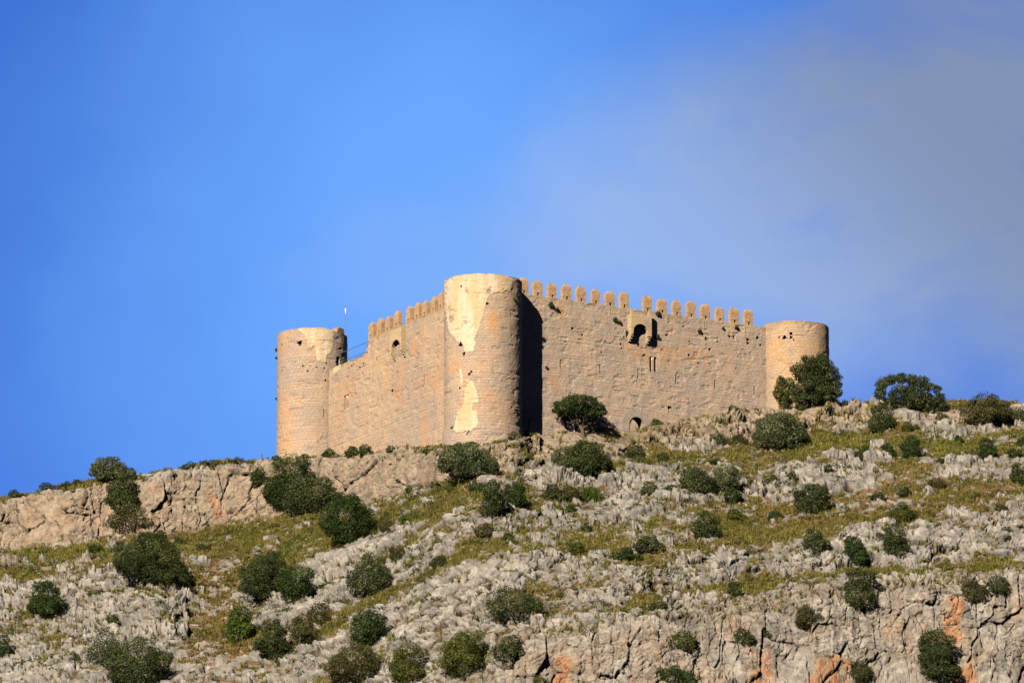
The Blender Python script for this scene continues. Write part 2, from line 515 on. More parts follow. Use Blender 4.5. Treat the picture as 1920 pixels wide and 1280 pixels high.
def terrain_mat():
    m, N, bs = new_mat('limestone_hillside', 0.95, 0.15)
    co = N.n('ShaderNodeTexCoord').outputs['Object']
    rock, warm, org, dry = N.attr('rock'), N.attr('warm'), N.attr('stain'), N.attr('dry')
    cell = N.attr('cell')
    big = N.noise(co, 0.25, 4.0, 0.55)
    med = N.noise(co, 1.1, 6.0, 0.65)
    fin = N.noise(co, 5.0, 6.0, 0.7)
    vert = N.m('ADD', N.m('MULTIPLY', N.noise(N.scale(co, 1.3, 1.3, 0.22), 1.0, 6.0, 0.65), 0.6), N.m('MULTIPLY', N.noise(N.scale(co, 3.6, 3.6, 0.5, (7, 7, 7)), 1.0, 6.0, 0.7), 0.4))
    g = N.mix(N.step(med, 0.32, 0.68), (0.145, 0.136, 0.123), (0.31, 0.288, 0.254))
    g = N.mix(N.step(cell, 0.25, 0.75), g, N.mix(N.step(med, 0.3, 0.7), (0.25, 0.233, 0.207), (0.49, 0.455, 0.40)))
    w = N.mix(N.step(med, 0.34, 0.66), (0.245, 0.19, 0.135), (0.42, 0.335, 0.24))
    w = N.mix(N.m('MULTIPLY', N.step(vert, 0.52, 0.72), 0.5), w, (0.46, 0.30, 0.18))
    wm = N.step(N.m('ADD', warm, N.m('MULTIPLY', N.m('SUBTRACT', big, 0.5), 1.0)), 0.28, 0.72)
    c = N.mix(wm, g, w)
    # dark grey water streaks and rusty iron stains on the cliff faces
    c = N.mix(N.m('MULTIPLY', N.step(N.noise(N.scale(co, 1.7, 1.7, 0.2, (4, 9, 1)), 1.0, 5.0, 0.6), 0.52, 0.72), 0.42), c, (0.17, 0.155, 0.145))
    om = N.m('MULTIPLY', org, N.step(N.m('MULTIPLY_ADD', org, 0.03, vert), 0.50, 0.62), clamp=True)
    c = N.mix(N.m('MULTIPLY', om, 0.80), c, N.mix(N.step(fin, 0.4, 0.6), (0.52, 0.20, 0.065), (0.40, 0.20, 0.10)))
    gl = N.noise(N.scale(co, 1, 1, 1, (13, 23, 8)), 1.7, 7.0, 0.7)
    c = N.mix(N.m('MULTIPLY', N.step(gl, 0.52, 0.66), 0.45), c, (0.15, 0.14, 0.13))
    ln = N.noise(N.scale(co, 1, 1, 1, (40, 3, 8)), 2.4, 5.0, 0.6)
    c = N.mix(N.m('MULTIPLY', N.step(ln, 0.60, 0.74), 0.30), c, (0.50, 0.39, 0.15))
    c = N.mix(N.m('MULTIPLY_ADD', fin, 1.7, -0.66, clamp=True), c, (0.11, 0.10, 0.09))
    # thin soil with dead grass between the rocks
    s = N.mix(N.step(med, 0.35, 0.65), (0.075, 0.060, 0.026), (0.145, 0.112, 0.046))
    s = N.mix(N.m('MULTIPLY', dry, N.step(fin, 0.36, 0.6)), s, (0.22, 0.10, 0.055))
    s = N.mix(N.m('MULTIPLY', N.step(N.noise(co, 9.0, 3.0, 0.6), 0.60, 0.70), 0.6), s, (0.45, 0.41, 0.35))
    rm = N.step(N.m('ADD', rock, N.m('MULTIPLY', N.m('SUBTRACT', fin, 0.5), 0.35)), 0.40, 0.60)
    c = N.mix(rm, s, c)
    N.t.links.new(c, bs.inputs['Base Color'])
    h = N.m('ADD', N.m('MULTIPLY', fin, 0.16), N.m('MULTIPLY', N.noise(co, 14.0, 4.0, 0.7), 0.05))
    bp = N.n('ShaderNodeBump', i={'Strength': 0.8, 'Distance': 1.0, 'Height': h})
    N.t.links.new(bp.outputs[0], bs.inputs['Normal'])
    return m


M_TERRAIN = terrain_mat()


def grass_mat():
    m, N, bs = new_mat('dry_grass', 0.7, 0.2)
    v = N.attr('tint')
    co = N.n('ShaderNodeTexCoord').outputs['Object']
    n = N.noise(co, 0.35, 4.0, 0.6)
    f = N.m('ADD', N.m('MULTIPLY', v, 0.55), N.m('MULTIPLY', N.m('SUBTRACT', n, 0.5), 1.3), clamp=True)
    c = N.mix(f, (0.145, 0.165, 0.026), (0.43, 0.36, 0.085))
    c = N.mix(N.m('MULTIPLY', N.attr('dry'), 0.6), c, (0.29, 0.19, 0.075))
    N.t.links.new(c, bs.inputs['Base Color'])
    tr = N.n('ShaderNodeBsdfTranslucent', i={'Color': c})
    mx = N.n('ShaderNodeMixShader', i={0: 0.25, 1: bs.outputs[0], 2: tr.outputs[0]})
    out = [k for k in N.t.nodes if k.type == 'OUTPUT_MATERIAL'][0]
    N.t.links.new(mx.outputs[0], out.inputs['Surface'])
    return m


M_GRASS = grass_mat()
# ------------------------------------------------------------------ castle plan (metres)
ANG = R(30.0)
WR = np.array([math.cos(ANG), math.sin(ANG)])      # gate wall runs right and away
WL = np.array([-math.sin(ANG), math.cos(ANG)])     # west wall runs left and away
NR = np.array([math.sin(ANG), -math.cos(ANG)])     # outward normals
NL = np.array([-math.cos(ANG), -math.sin(ANG)])


def solve_len(w, px):
    lo, hi = 5.0, 60.0
    for _ in range(50):
        mid = 0.5 * (lo + hi)
        x, _y = proj(np.array([[w[0] * mid, w[1] * mid, 10.0]]))
        if (x[0] < px) == (w[0] > 0):
            lo = mid
        else:
            hi = mid
    return lo


LEN_R = solve_len(WR, 1491)
LEN_L = solve_len(WL, 585)
C_M = np.array([0.0, 0.0])
C_R = WR * LEN_R
C_L = WL * LEN_L


def ppm(Y):
    d = (Y - CY) * math.cos(PITCH) + 160 * math.sin(PITCH)
    return F / d


RAD_M = 73.3 / ppm(0)
RAD_L = 66.0 / ppm(C_L[1])
RAD_R = 64.3 / ppm(C_R[1])
Z_WALL = at(906, 540.5, 0.0)[2]
Z_M = at(906, 530.5, 0.0)[2]
Z_L = at(585, 629.5, C_L[1])[2]
Z_R = at(1491, 616.0, C_R[1])[2]


def wall_hit(px, py, n, off=0.0):
    """(distance along the wall, z) where a photo ray meets the wall plane with outward normal n"""
    d = ray(px, py)
    t = (off - (CAM[0] * n[0] + CAM[1] * n[1])) / (d[0] * n[0] + d[1] * n[1])
    P = CAM + d * t
    w = WR if n is NR else WL
    return P[0] * w[0] + P[1] * w[1], P[2]
# ------------------------------------------------------------------ hillside
# skyline of the ridge (photo pixels), read where the ground meets sky or castle
RIDGE = [(-1500, 1160), (-400, 985), (-100, 948), (0, 936), (40, 929), (80, 919), (130, 910), (180, 901), (262, 889), (330, 880),
         (400, 868), (480, 863), (520, 860), (620, 851), (720, 842), (833, 832), (906, 828), (960, 819), (975, 815),
         (1018, 809), (1100, 801), (1150, 802), (1180, 803), (1207, 799), (1240, 790), (1330, 777), (1427, 767), (1500, 762), (1560, 756),
         (1640, 755), (1780, 752), (1920, 756), (2060, 765), (2500, 800), (3400, 960)]

# areas of the slope: polygon, rockiness, slope in degrees, warm tint, cliff, rust stain, red dry soil
AREAS = [
    ([(0, 1035), (210, 1015), (330, 1000), (510, 975), (600, 945), (720, 945), (840, 905), (960, 880), (1000, 870), (960, 905),
      (880, 950), (800, 985), (700, 1010), (600, 1040), (560, 1075), (430, 1060), (330, 1060), (200, 1065), (100, 1085), (-200, 1125), (-200, 1040)],
     .14, 27, .4, 0, 0, .35),
    ([(330, 1060), (450, 1050), (450, 1130), (480, 1230), (420, 1300), (330, 1300), (330, 1200), (380, 1130)], .40, 33, .4, 0, 0, .9),
    ([(-200, 1115), (0, 1112), (100, 1085), (200, 1068), (330, 1115), (345, 1200), (330, 1340), (-200, 1340)], .72, 46, .12, 0.1, 0, .3),
    ([(560, 1075), (700, 1010), (880, 950), (1000, 950), (1060, 1000), (860, 1100), (700, 1200), (560, 1340), (430, 1340), (480, 1200),
      (560, 1120)], .62, 42, .12, 0, 0, .4),
    ([(590, 1185), (640, 1140), (720, 1105), (850, 1045), (1000, 1005), (1000, 1030), (870, 1070), (740, 1125), (640, 1195)], .22, 30, .3, 0, 0, .3),
    ([(560, 1340), (640, 1215), (760, 1130), (900, 1070), (1000, 1045), (1200, 1050), (1400, 1030), (1600, 1025), (1600, 1070),
      (1400, 1092), (1080, 1148), (900, 1180), (830, 1340)], .78, 56, .1, .2, 0.10, .2),
    ([(800, 1340), (830, 1200), (1080, 1170), (1280, 1130), (1560, 1095), (2100, 1060), (2100, 1340)], .92, 58, .35, .45, .2, .2),
    ([(930, 1225), (1060, 1205), (1180, 1172), (1340, 1180), (1500, 1150), (1640, 1112), (1800, 1122), (1880, 1090), (2100, 1090), (2100, 1340), (960, 1340)], 1, 75, .44, 1, .38, .2),
    ([(1060, 1158), (1250, 1110), (1560, 1066), (2100, 1040), (2100, 1066), (1560, 1090), (1280, 1122), (1080, 1163)], .10, 26, .3, 0, 0, .1),
    ([(840, 1045), (1000, 985), (1180, 985), (1320, 960), (1490, 960), (1700, 985), (1640, 1010), (1480, 1020), (1300, 1030),
      (1180, 1058), (1000, 1050)], .20, 26, .25, 0, 0, .3),
    ([(985, 965), (1000, 900), (1150, 880), (1290, 870), (1540, 860), (1560, 920), (1500, 950), (1350, 958), (1180, 980), (1030, 995)], .54, 37, .2, 0, 0, .3),
    ([(1150, 855), (1250, 843), (1420, 828), (1500, 850), (1300, 866), (1170, 880), (1000, 885)], .26, 24, .4, 0, 0, .4),
    ([(1470, 865), (1490, 830), (1540, 815), (1650, 808), (2100, 800), (2100, 850), (1700, 865), (1560, 875)], .10, 25, .3, 0, 0, .1),
    ([(1500, 872), (2100, 848), (2100, 905), (1560, 918)], .55, 36, .15, 0, 0, .4),
    ([(1400, 962), (1560, 918), (2100, 900), (2100, 985), (1700, 992), (1480, 992)], .20, 28, .2, 0, 0, .7),
    ([(1520, 1025), (1640, 990), (2100, 975), (2100, 1042), (1560, 1066)], .86, 57, .15, .2, 0, .2),
    ([(940, 800), (1180, 785), (1420, 755), (1540, 745), (1640, 745), (1645, 800), (1500, 815), (1420, 828), (1250, 843), (1150, 855),
      (1000, 880), (945, 885)], .80, 46, .80, .1, 0, .3),
    ([(1640, 745), (2100, 745), (2100, 800), (1640, 805)], .50, 33, .5, 0, 0, .6),
    ([(-200, 960), (0, 949), (60, 938), (130, 925), (210, 913), (265, 899), (400, 886), (520, 873), (620, 862), (840, 852), (838, 905),
      (720, 942), (600, 948), (510, 973), (330, 1000), (210, 1015), (0, 1037), (-200, 1050)], 1, 76, .80, 1, .35, .1),
    ([(840, 842), (945, 830), (945, 885), (838, 905)], .9, 62, .75, .5, .1, .1),
    ([(430, 842), (520, 872), (620, 862), (840, 852), (840, 832), (620, 850)], .72, 42, .7, 0, 0, .2),
    ([(1762, 1115), (1792, 1115), (1800, 1160), (1795, 1210), (1770, 1205), (1765, 1160)], 1, 76, .9, 1, 3.0, .2),
    ([(1790, 1250), (1835, 1235), (1830, 1340), (1780, 1340)], 1, 76, .9, 1, 2.2, .2),
    ([(1395, 1225), (1435, 1215), (1440, 1340), (1390, 1340)], 1, 76, .9, 1, 1.8, .2),
    ([(1525, 1235), (1600, 1235), (1590, 1340), (1530, 1340)], 1, 76, .95, 1, 2.0, .2),
    ([(1045, 1235), (1065, 1235), (1070, 1300), (1048, 1300)], 1, 74, .9, 1, 3.0, .2),
    ([(375, 905), (395, 900), (440, 985), (400, 990)], 1, 76, .85, 1, 1.6, .2),
    ([(735, 870), (750, 868), (752, 900), (738, 905)], 1, 76, .85, 1, 1.6, .2),
    ([(1130, 800), (1300, 785), (1330, 800), (1240, 832), (1160, 845)], .92, 58, .85, .5, 0, .2),
]

MX = np.arange(-200, 2121, 4.0)
MY = np.arange(720, 1361, 4.0)
GX, GY = np.meshgrid(MX, MY)
wx = GX + 22 * (fbm(GX / 45, GY / 30, 5) - 0.5) * 2
wy = GY + 13 * (fbm(GX / 45, GY / 30, 15) - 0.5) * 2
MAPS = np.zeros(GX.shape + (6,))
MAPS[...] = (.44, 36, .2, 0, 0, .35)
for a in AREAS:
    MAPS[inpoly(wx, wy, a[0])] = a[1:]
MAPS = blur(blur(MAPS, 1.3, 0), 1.8, 1)


def sample(px, py):
    fx = np.clip((px - MX[0]) / 4.0, 0, len(MX) - 1.001)
    fy = np.clip((py - MY[0]) / 4.0, 0, len(MY) - 1.001)
    ix, iy = fx.astype(int), fy.astype(int)
    fx, fy = (fx - ix)[..., None], (fy - iy)[..., None]
    return ((MAPS[iy, ix] * (1 - fx) + MAPS[iy, ix + 1] * fx) * (1 - fy) + (MAPS[iy + 1, ix] * (1 - fx) + MAPS[iy + 1, ix + 1] * fx) * fy)


def grow(a, b, first, ratio):
    out, s, p = [], first, a
    sg = 1 if b > a else -1
    while (p - b) * sg < 0:
        p += sg * s
        s *= ratio
        out.append(p)
    return out


UC = np.array(grow(-130, -1500, 4, 1.12)[::-1] + list(np.arange(-130, 2051, 1.25)) + grow(2050, 3400, 4, 1.12))
ROWPX = np.concatenate([[0.0], np.cumsum(np.concatenate([np.full(460, 1.05), 1.05 * 1.10 ** np.arange(1, 40)]))])
rx, ry = zip(*RIDGE)
RY = np.interp(UC, rx, ry) + 3.0 * (fbm(UC / 14.0, UC * 0, 3, 3) - 0.5) * ((UC < 505) | (UC > 1560))
RY = np.where((UC > 505) & (UC < 1560), blur(RY[None], 2, 1)[0], RY)


def castle_front(u):
    """depth of the castle's front at each photo column (for the ridge to meet it)"""
    X = (u - 960) / F * (720 + 8) + CX
    Y = np.full(u.shape, 60.0)
    for c, r in ((C_M, RAD_M), (C_L, RAD_L), (C_R, RAD_R)):
        k = np.abs(X - c[0]) < r
        Y = np.where(k, np.minimum(Y, c[1] - np.sqrt(np.maximum(r * r - (X - c[0]) ** 2, 0))), Y)
    k = (X > 0) & (X < C_R[0])
    Y = np.where(k, np.minimum(Y, X * WR[1] / WR[0]), Y)
    k = (X < 0) & (X > C_L[0])
    Y = np.where(k, np.minimum(Y, X * WL[1] / WL[0]), Y)
    Y = np.where(X <= C_L[0] - RAD_L + 0.2, C_L[1] - 1.5, Y)
    Y = np.where(X >= C_R[0] + RAD_R - 0.2, C_R[1] - 1.5, Y)
    return Y


YR = castle_front(UC)
dense = (UC > -140) & (UC < 2060)
YR0 = YR.copy()
YR[dense] = blur(YR[dense][None], 9, 1)[0]
YR = np.minimum(YR, YR0) - 0.25
YB = np.interp(UC, [-1500, 0, 300, 620, 906, 1200, 1500, 1920, 3400], [-10, -22, -26, -34, -42, -42, -38, -34, -10])

PXU = UC[None, :] + 0 * ROWPX[:, None]
PYV = RY[None, :] + ROWPX[:, None]
SM = sample(PXU, PYV)
slope = np.clip(SM[..., 1], 18, 82)
first = sstep(14, 0, ROWPX)[:, None]
slope = slope * (1 - first) + 30 * first
slope = np.where(PYV > 1350, 40.0, slope)
dv = np.diff(ROWPX, prepend=0)[:, None] / 21.3
inc = dv / np.maximum(np.tan(np.radians(slope)) * math.cos(PITCH) - math.sin(PITCH), 0.08)
cum = np.cumsum(inc, 0)
kb = np.argmin(np.abs(PYV - 1300), 0)
tot = cum[kb, np.arange(len(UC))]
kk = (YR - YB) / tot
kk[dense] = blur(kk[dense][None], 18, 1)[0]
kk = np.clip(kk, 0.6, 2.2)
DEP = YR[None, :] - cum * kk[None, :]
for sg, ra, rb in ((6, 3, 30), (16, 25, 90), (30, 60, 200)):      # contours run on smoothly from column to column
    cs_ = blur(DEP[:, dense], sg, 1)
    wgt = sstep(ra, rb, ROWPX)[:, None]
    DEP[:, dense] = DEP[:, dense] * (1 - wgt) + cs_ * wgt

DX = fwd[0] + (PXU - 960) / F
DYv = fwd[1] + upv[1] * (640 - PYV) / F
DZ = fwd[2] + upv[2] * (640 - PYV) / F
T = (DEP - CY) / DYv
TP = np.stack([CAM[0] + DX * T, CAM[1] + DYv * T, CAM[2] + DZ * T], -1)      # (rows, cols, 3)
TP[..., 2] = np.maximum(TP[..., 2], CZ - 3.0)

# smooth base normals
du = np.gradient(TP, axis=1)
dvv = np.gradient(TP, axis=0)
NRM = np.cross(dvv, du)
NRM /= np.linalg.norm(NRM, axis=-1, keepdims=True) + 1e-9
NRM = np.where(NRM[..., 2:3] < 0, -NRM, NRM)
NRM[:, dense] = blur(blur(NRM[:, dense], 4, 0), 5, 1)
NRM += np.array([0, -0.15, 0.0])
NRM /= np.linalg.norm(NRM, axis=-1, keepdims=True) + 1e-9

# surface coordinates in metres
SX = TP[..., 0]
SS = -TP[..., 2] * 0.86 - TP[..., 1] * 0.51

Mk, cliff = SM[..., 0], SM[..., 3]
qx = SX + 0.9 * (fbm(SX * 0.55, SS * 0.55, 40) - 0.5) * 2 + 0.13 * (fbm(SX * 2, SS * 2, 44, 3) - 0.5) * 2
qy = SS + 0.9 * (fbm(SX * 0.55, SS * 0.55, 60) - 0.5) * 2 + 0.13 * (fbm(SX * 2, SS * 2, 64, 3) - 0.5) * 2
patch = fbm(SX * 0.22, SS * 0.30, 80, 4)
Meff = np.clip(Mk + 1.5 * (patch - 0.5) * (1 - cliff) * (Mk < .97), 0, 1)

sz = 0.75 + 0.75 * sstep(.35, .65, fbm(SX * .12, SS * .16, 85, 3))        # rocks are larger in some places than in others
eA, fA, iA, jA, oxA, oyA = voro(qx / 2.2, qy / 1.5, 11, 1.0, .5)
eB, fB, iB, jB, oxB, oyB = voro(qx / 1.0, qy / 0.72, 12, 1.0, .4)
eC, fC, iC, jC, oxC, oyC = voro(qx / 0.46, qy / 0.34, 13, 1.0)
cxx = SX + 0.30 * (qx - SX) + 0.5 * (fbm(SX * .25, SS * .25, 46, 2) - .5)
cyy = SS + 0.30 * (qy - SS) + 0.8 * (fbm(SX * .2, SS * .2, 47, 2) - .5)
eF, fF, iF, jF, oxF, oyF = voro(cxx / 2.9, cyy / 5.0, 14, .85, .85)          # tall cliff panels
eG, fG, iG, jG, oxG, oyG = voro(cxx / 1.35, cyy / 2.4, 15, .85, .85)
eL, fL, iL, jL, oxL, oyL = voro(qx / 3.9, qy / 2.3, 16, 1.0, .5)          # a few large smooth slabs
rough = fbm(SX * 1.3, SS * 1.3, 90, 5, 0.55) - 0.5
ridged = 1 - np.abs(fbm(SX * 0.9, SS * 0.45, 95, 4) - 0.5) * 4

pG = sstep(0, .10, eG)
exA = sstep(-.04, .04, Meff - 0.34 - 0.62 * iA)
exB = sstep(-.04, .04, Meff - 0.16 - 0.80 * iB)
exC = sstep(-.05, .05, Meff + 0.02 - 0.92 * iC)


def dome(e, w):             # rounded block: rises steeply from the joint and rolls over
    t = np.clip(e / w, 0, 1)
    return np.sqrt(1 - (1 - t) ** 2)


def block(e, w):            # flat topped block with steep broken sides
    t = np.clip(e / w, 0, 1)
    return 0.62 * sstep(0.0, 0.45, t) + 0.38 * np.sqrt(1 - (1 - t) ** 2)


pA, pB, pC = block(eA, .42), block(eB, .50), block(eC, .5)
tA = 0.85 * (oxA * (jA - 0.5) * 2 + oyA * (1.1 * iA - 0.25))
tB = 0.62 * (oxB * (jB - 0.5) * 2 + oyB * (1.1 * iB - 0.3))
hA = exA * pA * (0.16 + 0.46 * jA ** 1.3 + np.clip(tA, -.34, .32))
hB = exB * pB * (0.10 + 0.31 * jB ** 1.3 + np.clip(tB, -.22, .24))
hC = exC * pC * (0.05 + 0.15 * jC)
crk = 1 - sstep(0, .085, eB)
crA = 1 - sstep(0, .05, eA)
fis = 1 - sstep(0.0, 0.035, np.abs(fbm(qx * .8 + 7, qy * .35, 98, 3) - .5))
bould = np.maximum(hA + (0.75 * hB - 0.42 * crk) * exA, hB * (1 - 0.4 * exA)) + hC * (0.45 + 0.55 * (1 - exA))
exL = sstep(-.03, .03, Meff - .40 - 1.0 * iL) * (1 - cliff)
pL = block(eL, .40)
hL = pL * (0.35 + 0.40 * jL + np.clip(1.0 * (oxL * (jL - .5) * 1.6 + oyL * (.9 * iL - .1)), -.35, .45)) + 0.22 * hB
bould = bould * (1 - exL * sstep(0, .10, eL)) + hL * exL * sstep(0, .10, eL) - 0.35 * exL * (1 - sstep(0, .06, eL))
bould = bould - (1 - exL) * (0.48 * crA + 0.12 * fis) * exA
bould = bould * (0.60 + 0.52 * sz)
rockm = np.clip(np.maximum(np.maximum(exA * sstep(.00, .12, eA), exB * sstep(0, .18, eB)), exC * sstep(.02, .25, eC) * 0.9), 0, 1)
rockm = np.maximum(rockm, exL)
rockm = rockm * (1 - 0.9 * (1 - exL) * np.maximum(sstep(.085, .01, eA) * exA, sstep(.105, .01, eB) * exB * .95))      # joints take the dark soil colour, painting in crack shade
bould = bould + rockm * rough * 0.34

# cliffs: big faces with vertical and bedding cracks
bed = (qy * 0.55 + 0.9 * fbm(SX * 0.12, SS * 0.3, 70))
bedf = np.abs(bed - np.round(bed))
jn = sstep(.36, .50, fbm(SX * .5 + 9, SS * .4, 99, 3))          # joints close up in places
jn2 = sstep(.40, .54, fbm(SX * .7 + 29, SS * .6, 89, 3))
cl = (0.42 * jF + 0.20 * (oxF * (iF - .5) * 2) - 0.55 * jn * (1 - sstep(0.0, 0.055, eF)) + 0.26 * jG - 0.26 * jn2 * (1 - sstep(0, 0.045, eG))
      + 0.42 * rough + 0.40 * (fbm(SX * .5, SS * .35, 97, 3) - .5) + 0.08 * ridged - 0.16 * (1 - sstep(0.0, 0.05, bedf)) * sstep(.45, .6, fbm(SX * .2, SS * .2, 71))
      + 0.07 * pB * jB + 0.02 * pC + 0.07 * dome(eG, .5) + 0.30 * np.clip(tB, -.3, .3) * pB - 0.20 * crk * jn2 + 0.12 * hB * jn + 0.30 * np.clip(0.8 * (oxG * (jG - .5) * 2 + oyG * (iG - .4)), -.35, .35) * pG)
H = bould * (1 - cliff) + cl * cliff
rockm = np.maximum(rockm * (1 - cliff), cliff)
rockm = np.where(cliff > .6, np.maximum(rockm, .8), rockm)
edge = sstep(0, 9, ROWPX)[:, None]
near_castle = ((UC > 505) & (UC < 1560))[None, :]
edge2 = sstep(0, 17, ROWPX)[:, None] * np.ones(UC.shape)[None]
k_ = (UC > 1010) & (UC < 1215)
edge2[:, k_] = sstep(4, 60, ROWPX)[:, None]
H = H * np.where(near_castle, 0.12 + 0.88 * edge2, 0.15 + 0.85 * edge2) - 0.30 * np.where(near_castle, 1 - edge2, 0)
fade = np.clip((np.minimum(UC + 190, 2110 - UC) / 120), 0, 1)[None, :] * sstep(1500, 1380, PYV)
TV = TP + NRM * (H * fade)[..., None]

# plateau behind the ridge (castle courtyard level), as extra rows at the top
back = []
for d_, dz in ((90.0, -6.0), (45.0, -0.8), (20.0, -0.35), (9.0, -0.2), (4.0, -0.12), (1.6, -0.06), (0.6, -0.03)):
    P = TV[0].copy()
    P[:, 1] += d_
    P[:, 2] += dz + (0.10 * (fbm(P[:, 0] * 1.2, P[:, 1] * 1.2, 33) - .5) if d_ < 30 else 0)
    back.append(P)
NB = len(back)
ALL = np.concatenate([np.stack(back), TV])


def ext(A, v=None):
    top = np.repeat(A[:1] if v is None else np.full_like(A[:1], v), NB, 0)
    return np.concatenate([top, A]).ravel()


nr, nc = ALL.shape[:2]
tint_cell = np.clip(jA * exA * .5 + jB * .45 + jC * .2, 0, 1)
org = np.where(SM[..., 4] > 1.2, SM[..., 4], SM[..., 4] * sstep(.38, .58, fbm(SX * 0.28 + 3, SS * 0.10, 75, 4)))
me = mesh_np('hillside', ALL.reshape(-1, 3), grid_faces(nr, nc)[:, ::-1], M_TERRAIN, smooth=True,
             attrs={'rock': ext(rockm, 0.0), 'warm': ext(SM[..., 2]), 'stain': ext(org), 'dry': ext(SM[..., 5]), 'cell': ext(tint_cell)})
hill = tag(link('hillside', me), kind='structure')

# plain at the foot of the hill, out to the horizon
m_, N_, b_ = new_mat('valley_field', 0.95, 0.1)
co_ = N_.n('ShaderNodeTexCoord').outputs['Object']
c_ = N_.mix(N_.step(N_.noise(co_, 0.01, 5.0, 0.6), 0.35, 0.65), (0.06, 0.07, 0.025), (0.11, 0.09, 0.045))
N_.t.links.new(c_, b_.inputs['Base Color'])
gv = np.array([[-6000, -6000, CZ - 2], [6000, -6000, CZ - 2], [6000, 8000, CZ - 2], [-6000, 8000, CZ - 2]], float)
tag(link('ground', mesh_np('ground', gv, np.array([[0, 1, 2, 3]]), m_)), kind='structure')

UCi = UC


def ground(px, py):
    """point of the hillside seen at a photo pixel"""
    j = int(np.argmin(np.abs(UC - px)))
    i = int(np.clip(np.searchsorted(ROWPX, py - RY[j]), 0, len(ROWPX) - 1))
    return TP[i, j] + NRM[i, j] * min(H[i, j], 0.25)


# ---- grass: tufts of bent blades over the soil, uncountable
in_ = np.where((UC > -110) & (UC < 2030))[0]
rows_ = np.where(ROWPX < 560)[0]
cellA = (np.linalg.norm(np.gradient(TP, axis=0), axis=-1) * np.linalg.norm(np.gradient(TP, axis=1), axis=-1))[np.ix_(rows_, in_)]
pyv = PYV[np.ix_(rows_, in_)]
Mloc = Meff[np.ix_(rows_, in_)]
wgt = cellA * (1.06 - rockm[np.ix_(rows_, in_)]) * (pyv < 1300) * (1 - 0.97 * cliff[np.ix_(rows_, in_)])
clump = fbm(SX[np.ix_(rows_, in_)] * 0.9, SS[np.ix_(rows_, in_)] * 0.9, 120, 4)
wgt = wgt * sstep(.30, .62, clump + 0.25 * (0.5 - Mloc))
wgt[:3] *= 3.0
NT_ = 32000
pick = rng.choice(wgt.size, NT_, p=(wgt / wgt.sum()).ravel())
ri, ci = np.unravel_index(pick, wgt.shape)
cl_ = clump[ri, ci]
ri, ci = rows_[ri], in_[ci]
base = TV[ri, ci] + rng.normal(0, 0.05, (NT_, 3)) * [1, 1, 0]
dryv = np.clip(SM[ri, ci, 5] * 0.9 + fbm(SX[ri, ci] * .3, SS[ri, ci] * .3, 130) * 1.1 - 0.45, 0, 1)
nb = 20
size = rng.uniform(0.5, 1.25, NT_) * (0.7 + 0.6 * cl_)
ang = rng.uniform(0, 2 * math.pi, (NT_, nb))
lean = rng.uniform(0.05, 1.0, (NT_, nb))
hh = (0.40 * size)[:, None] * rng.uniform(0.6, 1.15, (NT_, nb))
dirx, diry = np.cos(ang), np.sin(ang)
off = rng.normal(0, 0.075, (NT_, nb, 2)) * size[:, None, None]
bw = 0.024
B0 = base[:, None, :] + np.concatenate([off, np.full((NT_, nb, 1), -0.06)], -1)
side = np.stack([-diry, dirx, 0 * dirx], -1) * bw
mid = B0 + np.stack([dirx * lean * hh * 0.40, diry * lean * hh * 0.40, hh * (0.68 - .15 * lean)], -1)
tip = B0 + np.stack([dirx * lean * hh, diry * lean * hh, hh * (1.05 - 0.62 * lean)], -1)
GV = np.stack([B0 - side, B0 + side, mid + side * .8, mid - side * .8, tip], 2).reshape(-1, 3)
k5 = np.arange(NT_ * nb)[:, None] * 5
gq = k5 + np.array([[0, 1, 2, 3]])
gt = k5 + np.array([[3, 2, 4]])
tint = np.repeat(rng.uniform(0, 1, NT_), nb * 5)
me = mesh_np('grass', GV, [gq, gt], M_GRASS, attrs={'tint': tint, 'dry': np.repeat(dryv, nb * 5)})
tag(link('grass', me), 'dry yellow green grass tufts between the limestone rocks', 'grass', kind='stuff')
# ------------------------------------------------------------------ castle
castle = bpy.data.objects.new('castle', None)
COL.objects.link(castle)
castle.empty_display_size = 5
tag(castle, 'ruined square stone castle with round corner towers and pointed battlements on the hilltop', 'castle')


def lines(a, b, stp, extra=()):
    """grid lines from a to b, with tight pairs at feature edges and fine lines over small features"""
    L = list(np.linspace(a, b, int(round((b - a) / stp)) + 1))
    for e in extra:
        if e[0] == 'edge':
            L += [e[1] - 0.004, e[1] + 0.004]
        else:
            L += list(np.linspace(e[1], e[2], e[3]))
    L = np.unique(np.round([x for x in L if a <= x <= b], 4))
    return L


def feature_lines(feats):
    eu, ev = [], []
    for f in feats:
        if f['k'] == 'rect':
            eu += [('edge', f['u0']), ('edge', f['u1'])]
            ev += [('edge', f['v0']), ('edge', f['v1'])]
        elif f['k'] == 'arch':
            eu += [('edge', f['u0']), ('edge', f['u1']), ('fine', f['u0'], f['u1'], 30)]
            ev += [('fine', f['v1'] - (f['u1'] - f['u0']) * .55, f['v1'] + .02, 24), ('edge', f['v0'])]
        else:
            eu += [('fine', f['u'] - f['r'] * 1.2, f['u'] + f['r'] * 1.2, 9)]
            ev += [('fine', f['v'] - f['r'] * 1.2, f['v'] + f['r'] * 1.2, 9)]
    return eu, ev


